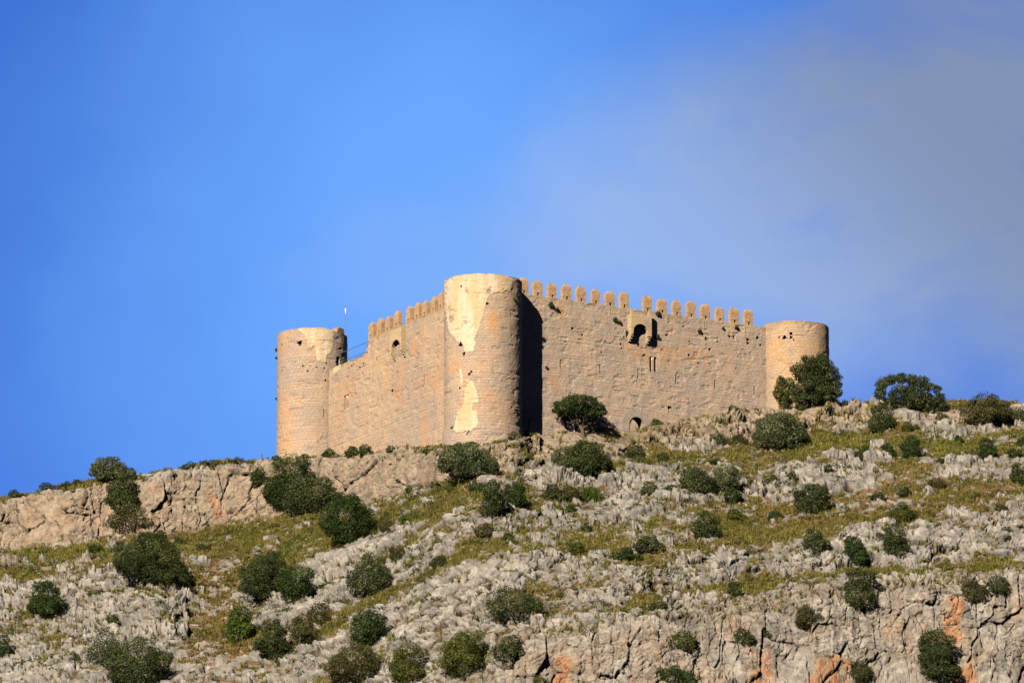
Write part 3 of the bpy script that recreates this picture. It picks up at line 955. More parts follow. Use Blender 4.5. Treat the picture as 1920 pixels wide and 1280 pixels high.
def inset(U, V, feats):
    D = np.zeros(U.shape)
    for f in feats:
        if f['k'] == 'rect':
            k = (U > f['u0']) & (U < f['u1']) & (V > f['v0']) & (V < f['v1'])
            D = np.where(k, np.maximum(D, f['d']), D)
        elif f['k'] == 'arch':
            hw = 0.5 * (f['u1'] - f['u0'])
            uc = 0.5 * (f['u1'] + f['u0'])
            sp = f['v1'] - hw
            k = (np.abs(U - uc) < hw) & (V > f['v0']) & ((V < sp) | ((U - uc) ** 2 + (V - sp) ** 2 < hw * hw))
            d = np.full(U.shape, f['d'])
            if 'split' in f:          # a masonry panel closes the near part of the passage
                q = ((U - (uc - hw * .95)) ** 2 + (V - (sp - hw * 0.55)) ** 2) < (hw * 1.28) ** 2
                d = np.where(q, f['split'], d)
            D = np.where(k, np.maximum(D, d), D)
        else:
            ang_ = np.arctan2(V - f['v'], U - f['u'])
            rr = f['r'] * (1 + 0.25 * np.sin(ang_ * 3 + f['u'] * 7))
            k = (U - f['u']) ** 2 + (V - f['v']) ** 2 < rr * rr
            D = np.where(k, np.maximum(D, f['d']), D)
    return D


def wall_part(w, n, u0, u1, zbot, top, feats, mat, label, ochre=(), plaster=(), thick=2.2):
    eu, ev = feature_lines(feats)
    us = lines(u0, u1, 0.13, eu)
    ztop = top(us).max()
    vs = lines(zbot, ztop, 0.13, ev)
    U, V = np.meshgrid(us, vs)
    tops = top(us)[None, :]
    Vc = np.minimum(V, tops)
    D = inset(U, V, feats)
    D = D + 0.035 * (fbm(U * 1.6, V * 1.6, 200, 4) - 0.5) * 2 + 0.05 * (vnoise(U * .25, V * .25, 205) - .5) \
        + 0.05 * sstep(.62, .75, fbm(U * 1.1, V * 2.2, 210, 3))
    rows = [(U[0], v_, d_) for v_, d_ in zip(Vc, D)]
    T_ = tops[0]
    rows += [(us, T_, np.full(us.shape, .45)), (us, T_ - 1.25, np.full(us.shape, .45)),
             (us, T_ - 1.25, np.full(us.shape, thick)), (us, np.full(us.shape, zbot), np.full(us.shape, thick))]
    P, uvs = [], []
    acc = 0
    for k, (u_, v_, d_) in enumerate(rows):
        P.append(np.stack([w[0] * u_ - n[0] * d_, w[1] * u_ - n[1] * d_, v_], -1))
        uvs.append(np.stack([u_, v_ + (d_ if k >= len(Vc) else 0)], -1))
    P = np.stack(P)
    px, py = proj(P)
    att = {}
    pl = np.zeros(px.shape)
    for poly in plaster:
        pl = np.maximum(pl, inpoly(px, py, poly))
    oc = np.zeros(px.shape)
    for poly in ochre:
        oc = np.maximum(oc, inpoly(px, py, poly))
    att['plaster'] = blur(blur(pl, 1.2, 0), 1.2, 1).ravel()
    att['ochre'] = blur(blur(oc, 3, 0), 3, 1).ravel()
    att['lichen'] = (sstep(0.55, 0.0, tops - P[..., 2]) * .55).ravel()
    f = grid_faces(*px.shape)
    if n is NL:
        f = f[:, ::-1]
    me = mesh_np('wall', P.reshape(-1, 3), f, mat, uv=np.concatenate(uvs), attrs=att)
    o = link('wall', me, castle)
    o['label'] = label
    return o


def tower_part(c, r, zbot, ztop, feats_px, mat, label, plaster=(), ochre=(), lich=(0.3, .5), plinth=None, depthY=None, topf=None, seed=0):
    feats = []
    for f in feats_px:                    # features given where the photo shows them: solve on the cylinder
        d = ray(f['px'], f['py'])
        ox_, oy_ = CAM[0] - c[0], CAM[1] - c[1]
        A = d[0] ** 2 + d[1] ** 2
        Bq = 2 * (ox_ * d[0] + oy_ * d[1])
        Cq = ox_ ** 2 + oy_ ** 2 - r * r
        disc = max(Bq * Bq - 4 * A * Cq, 0)
        t = (-Bq - math.sqrt(disc)) / (2 * A)
        th = math.atan2(CAM[1] + d[1] * t - c[1], CAM[0] + d[0] * t - c[0])
        u = ((th + math.pi / 2 + math.pi) % (2 * math.pi)) * r      # seam at the back
        v = CAM[2] + d[2] * t
        if f['k'] == 'rect':
            feats.append({'k': 'rect', 'u0': u - f['w'] / 2, 'u1': u + f['w'] / 2, 'v0': v - f['h'] / 2, 'v1': v + f['h'] / 2, 'd': f.get('d', .5)})
        else:
            feats.append({'k': 'disc', 'u': u, 'v': v, 'r': f['r'] * 1.3, 'd': f.get('d', .4)})
    eu, ev = feature_lines(feats)
    us = lines(0, 2 * math.pi * r, 0.12, eu)[:-1]
    if plinth:
        ev.append(('fine', plinth - .12, plinth + .1, 8))
    vs = lines(zbot, ztop, 0.12, ev)
    U, V = np.meshgrid(us, vs)
    TH = U / r - math.pi / 2 - math.pi
    D = inset(U, V, feats) + 0.03 * (fbm(U * 1.6, V * 1.6, 230 + seed, 4) - .5) * 2 + 0.05 * sstep(.62, .75, fbm(U * 1.1, V * 2.2, 240 + seed, 3))
    if plinth:
        D = D - 0.14 * sstep(plinth + .02, plinth - .10, V) - 0.03 * np.maximum(plinth - V, 0)
    tz = ztop + 0.05 * (fbm(us * 1.3, us * 0, 250 + seed, 3) - .5) * 2 + (topf(us / r - math.pi / 2 - math.pi) if topf else 0)
    Vc = V + (tz - ztop)[None, :] * sstep(ztop - 1.0, ztop, V)
    RR = r - D
    # what is left of the lime render stands a few centimetres proud of the stone, with ragged edges
    P = np.stack([c[0] + RR * np.cos(TH), c[1] + RR * np.sin(TH), Vc], -1)
    px, py = proj(P)
    px = px + 9 * (fbm(U * 1.3, V * 1.3, 260 + seed, 5, .65) - .5)
    py = py + 9 * (fbm(U * 1.3 + 50, V * 1.3, 270 + seed, 5, .65) - .5)
    pl = np.zeros(px.shape)
    for poly in plaster:
        pl = np.maximum(pl, inpoly(px, py, poly) & (P[..., 1] < c[1] + 0.3))
    pl = pl * (1 - sstep(.67, .72, fbm(U * 1.1, V * 0.9, 280 + seed, 5, .6)))
    pl = blur(blur(pl, .6, 0), .6, 1)
    RR = RR + 0.035 * pl
    P = np.stack([c[0] + RR * np.cos(TH), c[1] + RR * np.sin(TH), Vc], -1)
    th = TH[0]
    extra = []
    for rr, zz in ((r - 0.10, tz + .015), (r - .75, tz + .01), (r - .75, tz - 1.1), (0.02, tz * 0 + ztop - 1.15)):
        extra.append(np.stack([c[0] + rr * np.cos(th), c[1] + rr * np.sin(th), zz], -1))
    P = np.concatenate([P, np.stack(extra)])
    uv = np.concatenate([np.stack([U, V], -1), np.stack([np.stack([us, np.full(us.shape, ztop + .1 + .5 * k)], -1) for k in range(4)])])
    px, py = proj(P)
    front = (P[..., 1] < c[1] + 0.3)
    oc = np.zeros(px.shape)
    pl = np.concatenate([pl, np.zeros((4, pl.shape[1]))])
    for poly in ochre:
        oc = np.maximum(oc, inpoly(px, py, poly) & front)
    lc = sstep(lich[0], 0, ztop - P[..., 2]) * lich[1]
    lc[-4:] = .8
    att = {'plaster': pl.ravel(), 'ochre': blur(blur(oc, 3, 0), 3, 1).ravel(), 'lichen': lc.ravel()}
    me = mesh_np('tower', P.reshape(-1, 3), grid_faces(px.shape[0], px.shape[1], True), mat, uv=uv.reshape(-1, 2), attrs=att)
    o = link('tower', me, castle)
    o['label'] = label
    return o


def slit(px, py, n, hpx, wd=0.15, d=.6):
    u, v = wall_hit(px, py, n)
    h = hpx / 20.6
    return {'k': 'rect', 'u0': u - wd / 2, 'u1': u + wd / 2, 'v0': v - h / 2, 'v1': v + h / 2, 'd': d}


def hole(px, py, n, r, d=.35):
    u, v = wall_hit(px, py, n)
    return {'k': 'disc', 'u': u, 'v': v, 'r': r, 'd': d}


def lancet(px0, px1, py0, py1, n, d=.7):
    ua, va = wall_hit(px0, py0, n)
    ub, vb = wall_hit(px1, py1, n)
    return {'k': 'arch', 'u0': min(ua, ub), 'u1': max(ua, ub), 'v0': vb, 'v1': va, 'd': d}


# gate wall
fr = [slit(1051, 682, NR, 17), slit(1125.3, 691.4, NR, 18), slit(1196.5, 700, NR, 18), slit(1268, 709.6, NR, 18), slit(1340.5, 720, NR, 17),
      slit(1414.5, 731.6, NR, 16), slit(1062, 797, NR, 14), slit(992.5, 795, NR, 18),
      slit(1073, 573, NR, 13, .08, .25), slit(1145.5, 584, NR, 13, .08, .25), slit(1245.5, 597, NR, 13, .08, .25), slit(1322, 608, NR, 13, .08, .25), slit(1398.5, 619, NR, 13, .08, .25)]
for x, y, r_ in ((1073.4, 615.8, .10), (1207.5, 665.6, .08), (1250.5, 627.8, .09), (1197, 647, .09), (1324, 634.7, .10), (1368, 631, .09),
                 (1376, 630.6, .09), (1401.7, 637, .11), (1402, 643, .10), (1331, 655, .10), (1291.7, 665.6, .08), (1255, 764.6, .12), (1164, 645, .08), (1165, 653, .06),
                 (1420, 633, .10), (1426, 647, .08), (1092, 628, .07), (1135, 640, .06), (1211, 638, .06), (1282, 612, .08), (1345, 640, .07), (1128, 660, .06),
                 (1060, 640, .06), (1175, 630, .08), (1170, 632, .06), (1293, 640, .06), (1240, 655, .06), (1310, 680, .06), (1380, 690, .06), (1205, 720, .05)):
    fr.append(hole(x, y, NR, r_ * 1.45))
fr += [lancet(1217.6, 1223.2, 667.6, 696.5, NR), lancet(1226.0, 1231.4, 668.6, 697.5, NR)]
gu0, gz1 = wall_hit(1179.5, 779.5, NR)
gu1, _ = wall_hit(1207.5, 783, NR)
fr.append({'k': 'arch', 'u0': gu0, 'u1': gu1, 'v0': gz1 - 3.2, 'v1': gz1 + 0.02, 'd': 2.1, 'split': 0.03})
wall_part(WR, NR, RAD_M * .7, LEN_R - RAD_R * .7, -3.0, lambda u: Z_WALL + 0.02 + 0.05 * (fbm(u * 1.5, u * 0, 300, 3) - .5) * 2, fr, M_WALL,
          'broad gate wall with a line of arrow slits',
          ochre=[[(1025, 695), (1055, 695), (1055, 740), (1030, 735)], [(1150, 640), (1330, 655), (1330, 690), (1200, 680)]])

# west wall, lower at its far end
uS = wall_hit(690, 640, NL)[0]


def top_l(u):
    zt = Z_WALL - 0.22
    return np.interp(u, [0, uS, uS + .1, uS + .35, uS + .7, 40], [zt, zt, zt - .55, zt - .95, zt - 1.3, zt - 1.22]) + 0.05 * (fbm(u * 1.5, u * 0, 310, 3) - .5) * 2


fl = [slit(715, 747, NL, 16), slit(753.4, 731.6, NL, 16), slit(795.6, 713, NL, 15), slit(671, 767.5, NL, 15)]
for x, y, r_ in ((697, 646, .08), (745, 697, .07), (773, 715, .07), (735, 733, .12), (674, 690, .10), (706, 672, .06), (688, 660, .07), (681, 682, .08), (692, 703, .05),
                 (663, 683, .09), (660, 686, .08), (654, 690, .06)):
    fl.append(hole(x, y, NL, r_ * 1.4))
fl += [lancet(645.4, 648.9, 741.5, 767, NL, .45), lancet(650.2, 653.6, 739.5, 765, NL, .45)]
wall_part(WL, NL, RAD_M * .7, LEN_L - RAD_L * .7, -3.0, top_l, fl, M_WALL_SUN, 'narrow sunlit west wall with its top broken down beside the far tower',
          ochre=[[(625, 715), (665, 705), (668, 740), (640, 760)], [(786, 612), (796, 610), (800, 655), (788, 650)], [(632, 755), (641, 755), (641, 850), (632, 850)],
                 [(738, 680), (760, 672), (760, 775), (736, 775)], [(785, 700), (830, 690), (830, 740), (780, 750)]],
          plaster=[[(624, 686), (640, 680), (638, 692), (624, 700)]])

# towers
tower_part(C_M, RAD_M, -4.0, Z_M,
           [{'k': 'rect', 'px': 865.3, 'py': 537, 'w': .14, 'h': .22}, {'k': 'disc', 'px': 863.7, 'py': 645.6, 'r': .13},
            {'k': 'disc', 'px': 869.7, 'py': 663, 'r': .10}, {'k': 'rect', 'px': 880, 'py': 701, 'w': .22, 'h': .20, 'd': .3},
            {'k': 'rect', 'px': 883.5, 'py': 696.5, 'w': .20, 'h': .17, 'd': .25}, {'k': 'disc', 'px': 913.4, 'py': 569, 'r': .09},
            {'k': 'disc', 'px': 849.4, 'py': 801, 'r': .12}, {'k': 'disc', 'px': 862, 'py': 727.5, 'r': .07}, {'k': 'disc', 'px': 880, 'py': 813, 'r': .13, 'd': .12},
            {'k': 'disc', 'px': 834.5, 'py': 607, 'r': .07}],
           M_TOWER, 'tall near corner tower with peeling pale lime render',
           plaster=[[(826, 505), (826, 560), (835.5, 590), (840, 617), (848, 629), (861, 642), (869, 649), (869, 660), (887.5, 660), (890, 640), (893, 626),
                     (901.6, 605), (910, 579), (917, 549), (945, 548), (946.6, 543.6), (958, 543.6), (959, 534), (978, 522), (975, 500)],
                    [(875, 708), (890, 718), (896, 744), (894.5, 768), (897, 784), (894.5, 795), (892, 800.6), (883, 808), (849.5, 809), (855, 775), (869, 758), (871, 735)],
                    [(862, 690), (867, 690), (868, 720), (862, 722)], [(897, 700), (900, 700), (900, 722), (897, 720)]],
           ochre=[[(912, 590), (935, 585), (940, 615), (925, 632), (915, 620)], [(905, 640), (912, 640), (911, 720), (904, 720)], [(845, 665), (880, 665), (876, 790), (868, 700), (846, 700)],
                  [(895, 740), (930, 730), (935, 780), (900, 780)], [(873, 712), (888, 722), (886, 770), (874, 765)]],
           lich=(.10, .75), plinth=at(918, 792, -3.4)[2])
tower_part(C_L, RAD_L, 1.0, Z_L,
           [{'k': 'disc', 'px': 562, 'py': 642.5, 'r': .15}, {'k': 'rect', 'px': 607, 'py': 774, 'w': .085, 'h': .85, 'd': .5},
            {'k': 'disc', 'px': 528, 'py': 695, 'r': .08}, {'k': 'disc', 'px': 527, 'py': 801, 'r': .08}, {'k': 'disc', 'px': 610.6, 'py': 713, 'r': .08},
            {'k': 'disc', 'px': 529, 'py': 647, 'r': .07}, {'k': 'rect', 'px': 634, 'py': 677, 'w': .5, 'h': .85, 'd': .7}, {'k': 'rect', 'px': 612, 'py': 681, 'w': .18, 'h': .14, 'd': .3},
            {'k': 'disc', 'px': 568, 'py': 686, 'r': .06}, {'k': 'disc', 'px': 594, 'py': 688, 'r': .05}, {'k': 'disc', 'px': 608, 'py': 690, 'r': .06}, {'k': 'disc', 'px': 577, 'py': 695, 'r': .06}],
           M_TOWER, 'far left corner tower with a patch of smooth cream render below its rim',
           plaster=[[(553, 612), (573, 627), (577, 637.5), (576, 649), (591.7, 650), (591.7, 666.7), (594.8, 676), (612.5, 677.6), (612.5, 665.6), (615.6, 662.5),
                     (625, 655), (625, 610)]],
           ochre=[[(524, 625), (538, 622), (536, 670), (522, 670)], [(548, 625), (556, 625), (556, 640), (548, 640)], [(522, 730), (545, 730), (545, 850), (522, 850)]],
           lich=(.30, .6), seed=20, topf=lambda th: -0.16 * sstep(.35, .75, np.cos(th)))
tower_part(C_R, RAD_R, 2.0, Z_R,
           [{'k': 'rect', 'px': 1483, 'py': 625, 'w': .25, 'h': .25}, {'k': 'disc', 'px': 1471, 'py': 632.5, 'r': .13}, {'k': 'disc', 'px': 1483, 'py': 632, 'r': .09},
            {'k': 'disc', 'px': 1432, 'py': 633, 'r': .14}, {'k': 'disc', 'px': 1488, 'py': 637, 'r': .05}, {'k': 'disc', 'px': 1461, 'py': 632, 'r': .06},
            {'k': 'disc', 'px': 1436, 'py': 744, 'r': .10}],
           stone('ashlar_far_tower', 12.1, cool=(0.40, 0.31, 0.215), warm=(0.53, 0.365, 0.205), streak=0.5),
           'low right corner tower stained orange, with yellow lichen round its rim',
           ochre=[[(1470, 650), (1482, 645), (1484, 710), (1474, 712)], [(1432, 640), (1470, 636), (1472, 665), (1432, 700)], [(1492, 645), (1545, 640), (1545, 665), (1492, 668)]],
           lich=(.55, .9), seed=40)


# battlements
def merlon_mesh(seed, w=0.86, d=0.40, h=1.10, cap=0.32):
    r_ = np.random.default_rng(seed)
    m = MB()
    j = lambda: r_.normal(0, 0.010)
    nw, nh = 0.20, 0.30                     # loophole at the foot

    def blk(x0, x1, z0, z1, y0=0.0, y1=d):
        m.hexa([(x0, y0, z0), (x1, y0, z0), (x1, y1, z0), (x0, y1, z0), (x0, y0, z1), (x1, y0, z1), (x1, y1, z1), (x0, y1, z1)])
    blk(-w / 2, -nw / 2, -.06, nh)
    blk(nw / 2, w / 2, -.06, nh)
    blk(-nw / 2, nw / 2, -.06, nh, d * .7, d)
    # shaft with uneven courses, then the pointed cap
    zs = np.array([nh, nh + .30, nh + .60, h, h + cap])
    sx = np.array([1, 1, 1, 1, .40]) * w / 2
    sy = np.array([1, 1, 1, 1, .45]) * d / 2
    V = []
    for z, a, b in zip(zs, sx, sy):
        for kx, ky in ((-1, -1), (0, -1), (1, -1), (1, 1), (0, 1), (-1, 1)):
            V.append((kx * a + j(), d / 2 + ky * b + j() * .6, z + (j() if z > nh else 0)))
    q = grid_faces(len(zs), 6, True)
    o = (len(zs) - 1) * 6
    m.add(V, list(map(tuple, q)) + [(o, o + 1, o + 4, o + 5), (o + 1, o + 2, o + 3, o + 4)])
    return m.mesh('merlon', M_MERLON, lambda P: np.stack([P[:, 0] + P[:, 1] + seed * 1.3, P[:, 2]], -1))


MER = [merlon_mesh(k) for k in range(6)]


def put_merlon(px, py, n, k, sc=1.0):
    u, _ = wall_hit(px, py, n)
    w = WR if n is NR else WL
    z = (Z_WALL if n is NR else Z_WALL - .20) + .02
    o = link('merlon', MER[k % 6], castle)
    o.location = (w[0] * u - n[0] * .03, w[1] * u - n[1] * .03, z)
    x = w if n is NR else -w
    o.rotation_euler = (0, 0, math.atan2(x[1], x[0]))
    s = 1 + 0.06 * math.sin(k * 2.3)
    o.scale = (s, 1, sc * (1 + 0.06 * math.cos(k * 1.7)))
    return o


for k, x in enumerate((983.5, 1009.5, 1036.5, 1064, 1091, 1118.3, 1145.3, 1171.8, 1215.5, 1243, 1270.3, 1297.3, 1324.3, 1351, 1378.3, 1405)):
    put_merlon(x, 550.5 + .1388 * (x - 980.6), NR, k)
for k, x in enumerate((694.5, 709.8, 725.8, 742, 764.5, 780.5, 795, 811, 825)):
    put_merlon(x, 635.6 - .412 * (x - 690), NL, k + 3, 1.12 if k == 3 else 1.0)


# box machicolations over the openings
def machicolation(w, n, ua, ub, za, zb, depth, a0, a1, atop, post, label, flip):
    """front slab with an arched foot, two cheeks and stepped corbels; u along the wall"""
    m = MB()
    T_ = 0.28
    us = np.unique(np.concatenate([np.linspace(ua, ub, 9), np.linspace(a0 - .001, a1 + .001, 22), [a0 - .003, a1 + .003]]))
    hw, uc = (a1 - a0) / 2, (a0 + a1) / 2
    ins = np.abs(us - uc) < hw
    sp = atop - hw
    zb_ = np.where(ins, sp + np.sqrt(np.maximum(hw * hw - (us - uc) ** 2, 0)), zb)
    zt_ = np.full(us.shape, za) + 0.03 * (fbm(us * 3, us * 0, 400) - .5)
    if post:
        zt_ = zt_ + post * sstep(.34, .27, np.minimum(us - ua, ub - us))

    def pt(u, o, z):
        u, o, z = np.broadcast_arrays(np.asarray(u, float), np.asarray(o, float), np.asarray(z, float))
        return np.stack([w[0] * u + n[0] * o, w[1] * u + n[1] * o, z], -1)
    N_ = len(us)
    V = np.concatenate([pt(us, depth, zb_), pt(us, depth, zt_), pt(us, depth - T_, zb_), pt(us, depth - T_, zt_)])
    q = []
    for i in range(N_ - 1):
        q += [(i, i + 1, N_ + i + 1, N_ + i), (2 * N_ + i + 1, 2 * N_ + i, 3 * N_ + i, 3 * N_ + i + 1),
              (N_ + i, N_ + i + 1, 3 * N_ + i + 1, 3 * N_ + i), (i + 1, i, 2 * N_ + i, 2 * N_ + i + 1)]
    q += [(0, N_, 3 * N_, 2 * N_), (N_ - 1, 3 * N_ - 1, 4 * N_ - 1, 2 * N_ - 1)]
    m.add(V, q)

    def box(u0, u1, o0, o1, z0, z1):
        m.hexa(np.concatenate([pt([u0, u1, u1, u0], [o1, o1, o0, o0], z0), pt([u0, u1, u1, u0], [o1, o1, o0, o0], z1)]))
    for s in (0, 1):
        u0, u1 = (ua, ua + .26) if s == 0 else (ub - .26, ub)
        box(u0, u1, -.1, depth - T_ - .002, zb + .004, za - .05)
        box(u0 + .01, u1 - .01, -.1, depth - .10, zb - .16, zb + .002)
        box(u0 + .02, u1 - .02, -.1, depth * .62, zb - .36, zb - .162)
        box(u0 + .03, u1 - .03, -.1, depth * .32, zb - .54, zb - .362)
    box(ua + .262, ub - .262, -.1, depth - T_ - .004, atop + .25, atop + .40)
    me = m.mesh('machicolation', M_BOX, lambda P: np.stack([P[:, 0] * w[0] + P[:, 1] * w[1] + P[:, 0] * n[0] + P[:, 1] * n[1], P[:, 2]], -1))
    o = link('machicolation', me, castle)
    o['label'] = label
    return o


ua, _ = wall_hit(1184, 610, NR, .7)
ub, _ = wall_hit(1222, 612, NR, .7)
_, za = wall_hit(1200, 590.5, NR, .7)
_, zb = wall_hit(1200, 628, NR, .7)
a0, _ = wall_hit(1187.3, 620, NR, .7)
_, atop = wall_hit(1200, 607, NR, .7)
mach = machicolation(WR, NR, ua, ub, za, zb, .7, a0, ub - .34, atop, .45, 'projecting stone box with a round arch, open at the top', False)
m = MB()
p0 = np.array([WR[0] * (ua + .3) + NR[0] * .55, WR[1] * (ua + .3) + NR[1] * .55, za + .36])
p1 = np.array([WR[0] * (ub - .3) + NR[0] * .55, WR[1] * (ub - .3) + NR[1] * .55, za + .33])
m.tube([p0, p1], .025, 6)
link('handrail', m.mesh('handrail', M_METAL), mach)

ub, _ = wall_hit(731.5, 640, NL, .5)
ua, _ = wall_hit(752.5, 632, NL, .5)
_, za = wall_hit(742, 617, NL, .5)
_, zb = wall_hit(742, 660, NL, .5)
_, atop = wall_hit(742, 637, NL, .5)
machicolation(WL, NL, ua, ub, za, zb, .5, ua + .24, ub - .20, atop, 0, 'small arched stone box jutting from the west wall', True)


# two-light windows: column, capital and base standing in the opening
def window(pxc, pytop, pybot, n, label):
    w = WR if n is NR else WL
    u, zt = wall_hit(pxc, pytop, n)
    _, zb = wall_hit(pxc, pybot, n)
    m = MB()

    def P(du, o, z):
        return (w[0] * (u + du) + n[0] * o, w[1] * (u + du) + n[1] * o, z)
    m.tube([P(0, -.12, zb - .02), P(0, -.12, zb + .06), P(0, -.12, zb + .10)], [.10, .10, .06], 10)
    m.tube([P(0, -.12, zb + .08), P(0, -.12, zt - .42)], .05, 10)
    col = link('window', m.mesh('window_column', M_PALESTONE, smooth=False), castle)
    col['label'] = label
    m = MB()
    m.tube([P(0, -.12, zt - .46), P(0, -.12, zt - .38), P(0, -.12, zt - .22), P(0, -.12, zt - .12)], [.055, .075, .125, .14], 10)
    link('capital', m.mesh('capital', M_PALESTONE), col)


window(1224.5, 668, 697, NR, 'twin-light window with a slender pale column')
window(649.5, 740, 766, NL, 'narrow twin-light window with a white column')

# voussoirs round the gate
uc, hw = (gu0 + gu1) / 2, (gu1 - gu0) / 2
sp = gz1 - hw
m = MB()
nv = 28
ring = []
for k in range(nv + 1):
    t = math.pi * k / nv
    wob = .05 * math.sin(k // 2 * 2.1)
    for rr, o in ((hw + .003, .05), (hw + .70 + wob, .05), (hw + .70 + wob, -.2), (hw + .003, -.2)):
        u, z = uc - rr * math.cos(t), sp + rr * math.sin(t)
        ring.append((WR[0] * u + NR[0] * o, WR[1] * u + NR[1] * o, z))
m.add(ring, grid_faces(nv + 1, 4, True)[:, ::-1])
for s in (-1, 1):
    for k in range(4):
        u0, u1 = sorted((uc + s * (hw + .003), uc + s * (hw + .72)))
        z0, z1 = sp - .45 * (k + 1) + .002, sp - .45 * k - .002
        P = []
        for z in (z0, z1):
            for u, o in ((u0, .049), (u1, .049), (u1, -.25), (u0, -.25)):
                P.append((WR[0] * u + NR[0] * o, WR[1] * u + NR[1] * o, z))
        m.hexa(P)
o = link('gate_arch', m.mesh('gate_arch', M_ARCH, lambda P: np.stack([np.hypot(P[:, 0] * WR[0] + P[:, 1] * WR[1] - uc, P[:, 2] - sp), (np.arctan2(np.maximum(P[:, 2] - sp, -2), P[:, 0] * WR[0] + P[:, 1] * WR[1] - uc)) * 1.05 + np.minimum(P[:, 2] - sp, 0)], -1)), castle)
o['label'] = 'ring of smooth grey arch stones round the gateway'

# metal guard rail on the broken wall top
m = MB()


def wl(u, off, z):
    return np.array([WL[0] * u + NL[0] * off, WL[1] * u + NL[1] * off, z])


ru, rz = wall_hit(655, 672, NL, -.9)
rt = wall_hit(655, 655, NL, -.9)[1]
r2, z2 = wall_hit(691, 640, NL, -.9)
ztop_low = Z_WALL - 1.45
m.tube([wl(ru, -.9, ztop_low - 1.2), wl(ru, -.9, rt)], .035, 6)
m.tube([wl(r2 + .1, -.9, ztop_low - 1.2), wl(r2 + .1, -.9, rt + .02)], .035, 6)
m.tube([wl(r2 + .1, -.9, rt), wl(LEN_L - RAD_L * .75, -.9, rt)], .028, 6)
m.tube([wl(r2 + .1, -.9, (rt + rz) / 2 - .42), wl(LEN_L - RAD_L * .75, -.9, (rt + rz) / 2 - .42)], .024, 6)
o = link('guard_rail', m.mesh('guard_rail', M_METAL), castle)
o['label'] = 'thin grey metal guard rail'

# stub of parapet on the far tower
th = math.atan2(-.52, .80)
m = MB()
cx_, cy_ = C_L[0] + (RAD_L - .34) * math.cos(th), C_L[1] + (RAD_L - .34) * math.sin(th)
er, et = np.array([math.cos(th), math.sin(th)]), np.array([-math.sin(th), math.cos(th)])
for (a, b, z0, z1) in ((-.62, .5, -.10, .26), (-.40, .42, .262, .42)):
    P = []
    for z in (z0, z1):
        for r_, t_ in ((.32, a), (.32, b), (-.3, b), (-.3, a)):
            P.append((cx_ + er[0] * r_ + et[0] * t_, cy_ + er[1] * r_ + et[1] * t_, Z_L - .12 + z))
    m.hexa(P)
o = link('parapet', m.mesh('parapet', M_MERLON, lambda P: np.stack([P[:, 0] + P[:, 1], P[:, 2]], -1)), castle)
o['label'] = 'broken stub of parapet on the rim of the far left tower'

# lightning rod standing behind the far tower
m = MB()
Yp = C_L[1] + .5
pb, ptp = at(648.5, 650, Yp), at(648, 588, Yp)
rod = bpy.data.objects.new('lightning_rod', None)
COL.objects.link(rod)
tag(rod, 'thin metal lightning rod with a bright bulb near its tip on the far left tower', 'lightning rod')
m.tube([(ptp[0], Yp, Z_L - 1.2), (ptp[0], Yp, ptp[2])], [.022, .016], 6)
link('mast', m.mesh('mast', M_METAL), rod)
m = MB()
z = at(648, 581, Yp)[2]
m.tube([(ptp[0], Yp, ptp[2] - .01), (ptp[0], Yp, z - .10), (ptp[0], Yp, z), (ptp[0], Yp, z + .12), (ptp[0], Yp, z + .16)], [.025, .055, .075, .055, .025], 8)
link('bulb', m.mesh('bulb', M_WHITE), rod)
m = MB()
m.tube([(ptp[0], Yp, z + .15), (ptp[0], Yp, at(648, 573, Yp)[2])], [.022, .010], 5)
link('tip', m.mesh('tip', M_METAL), rod)
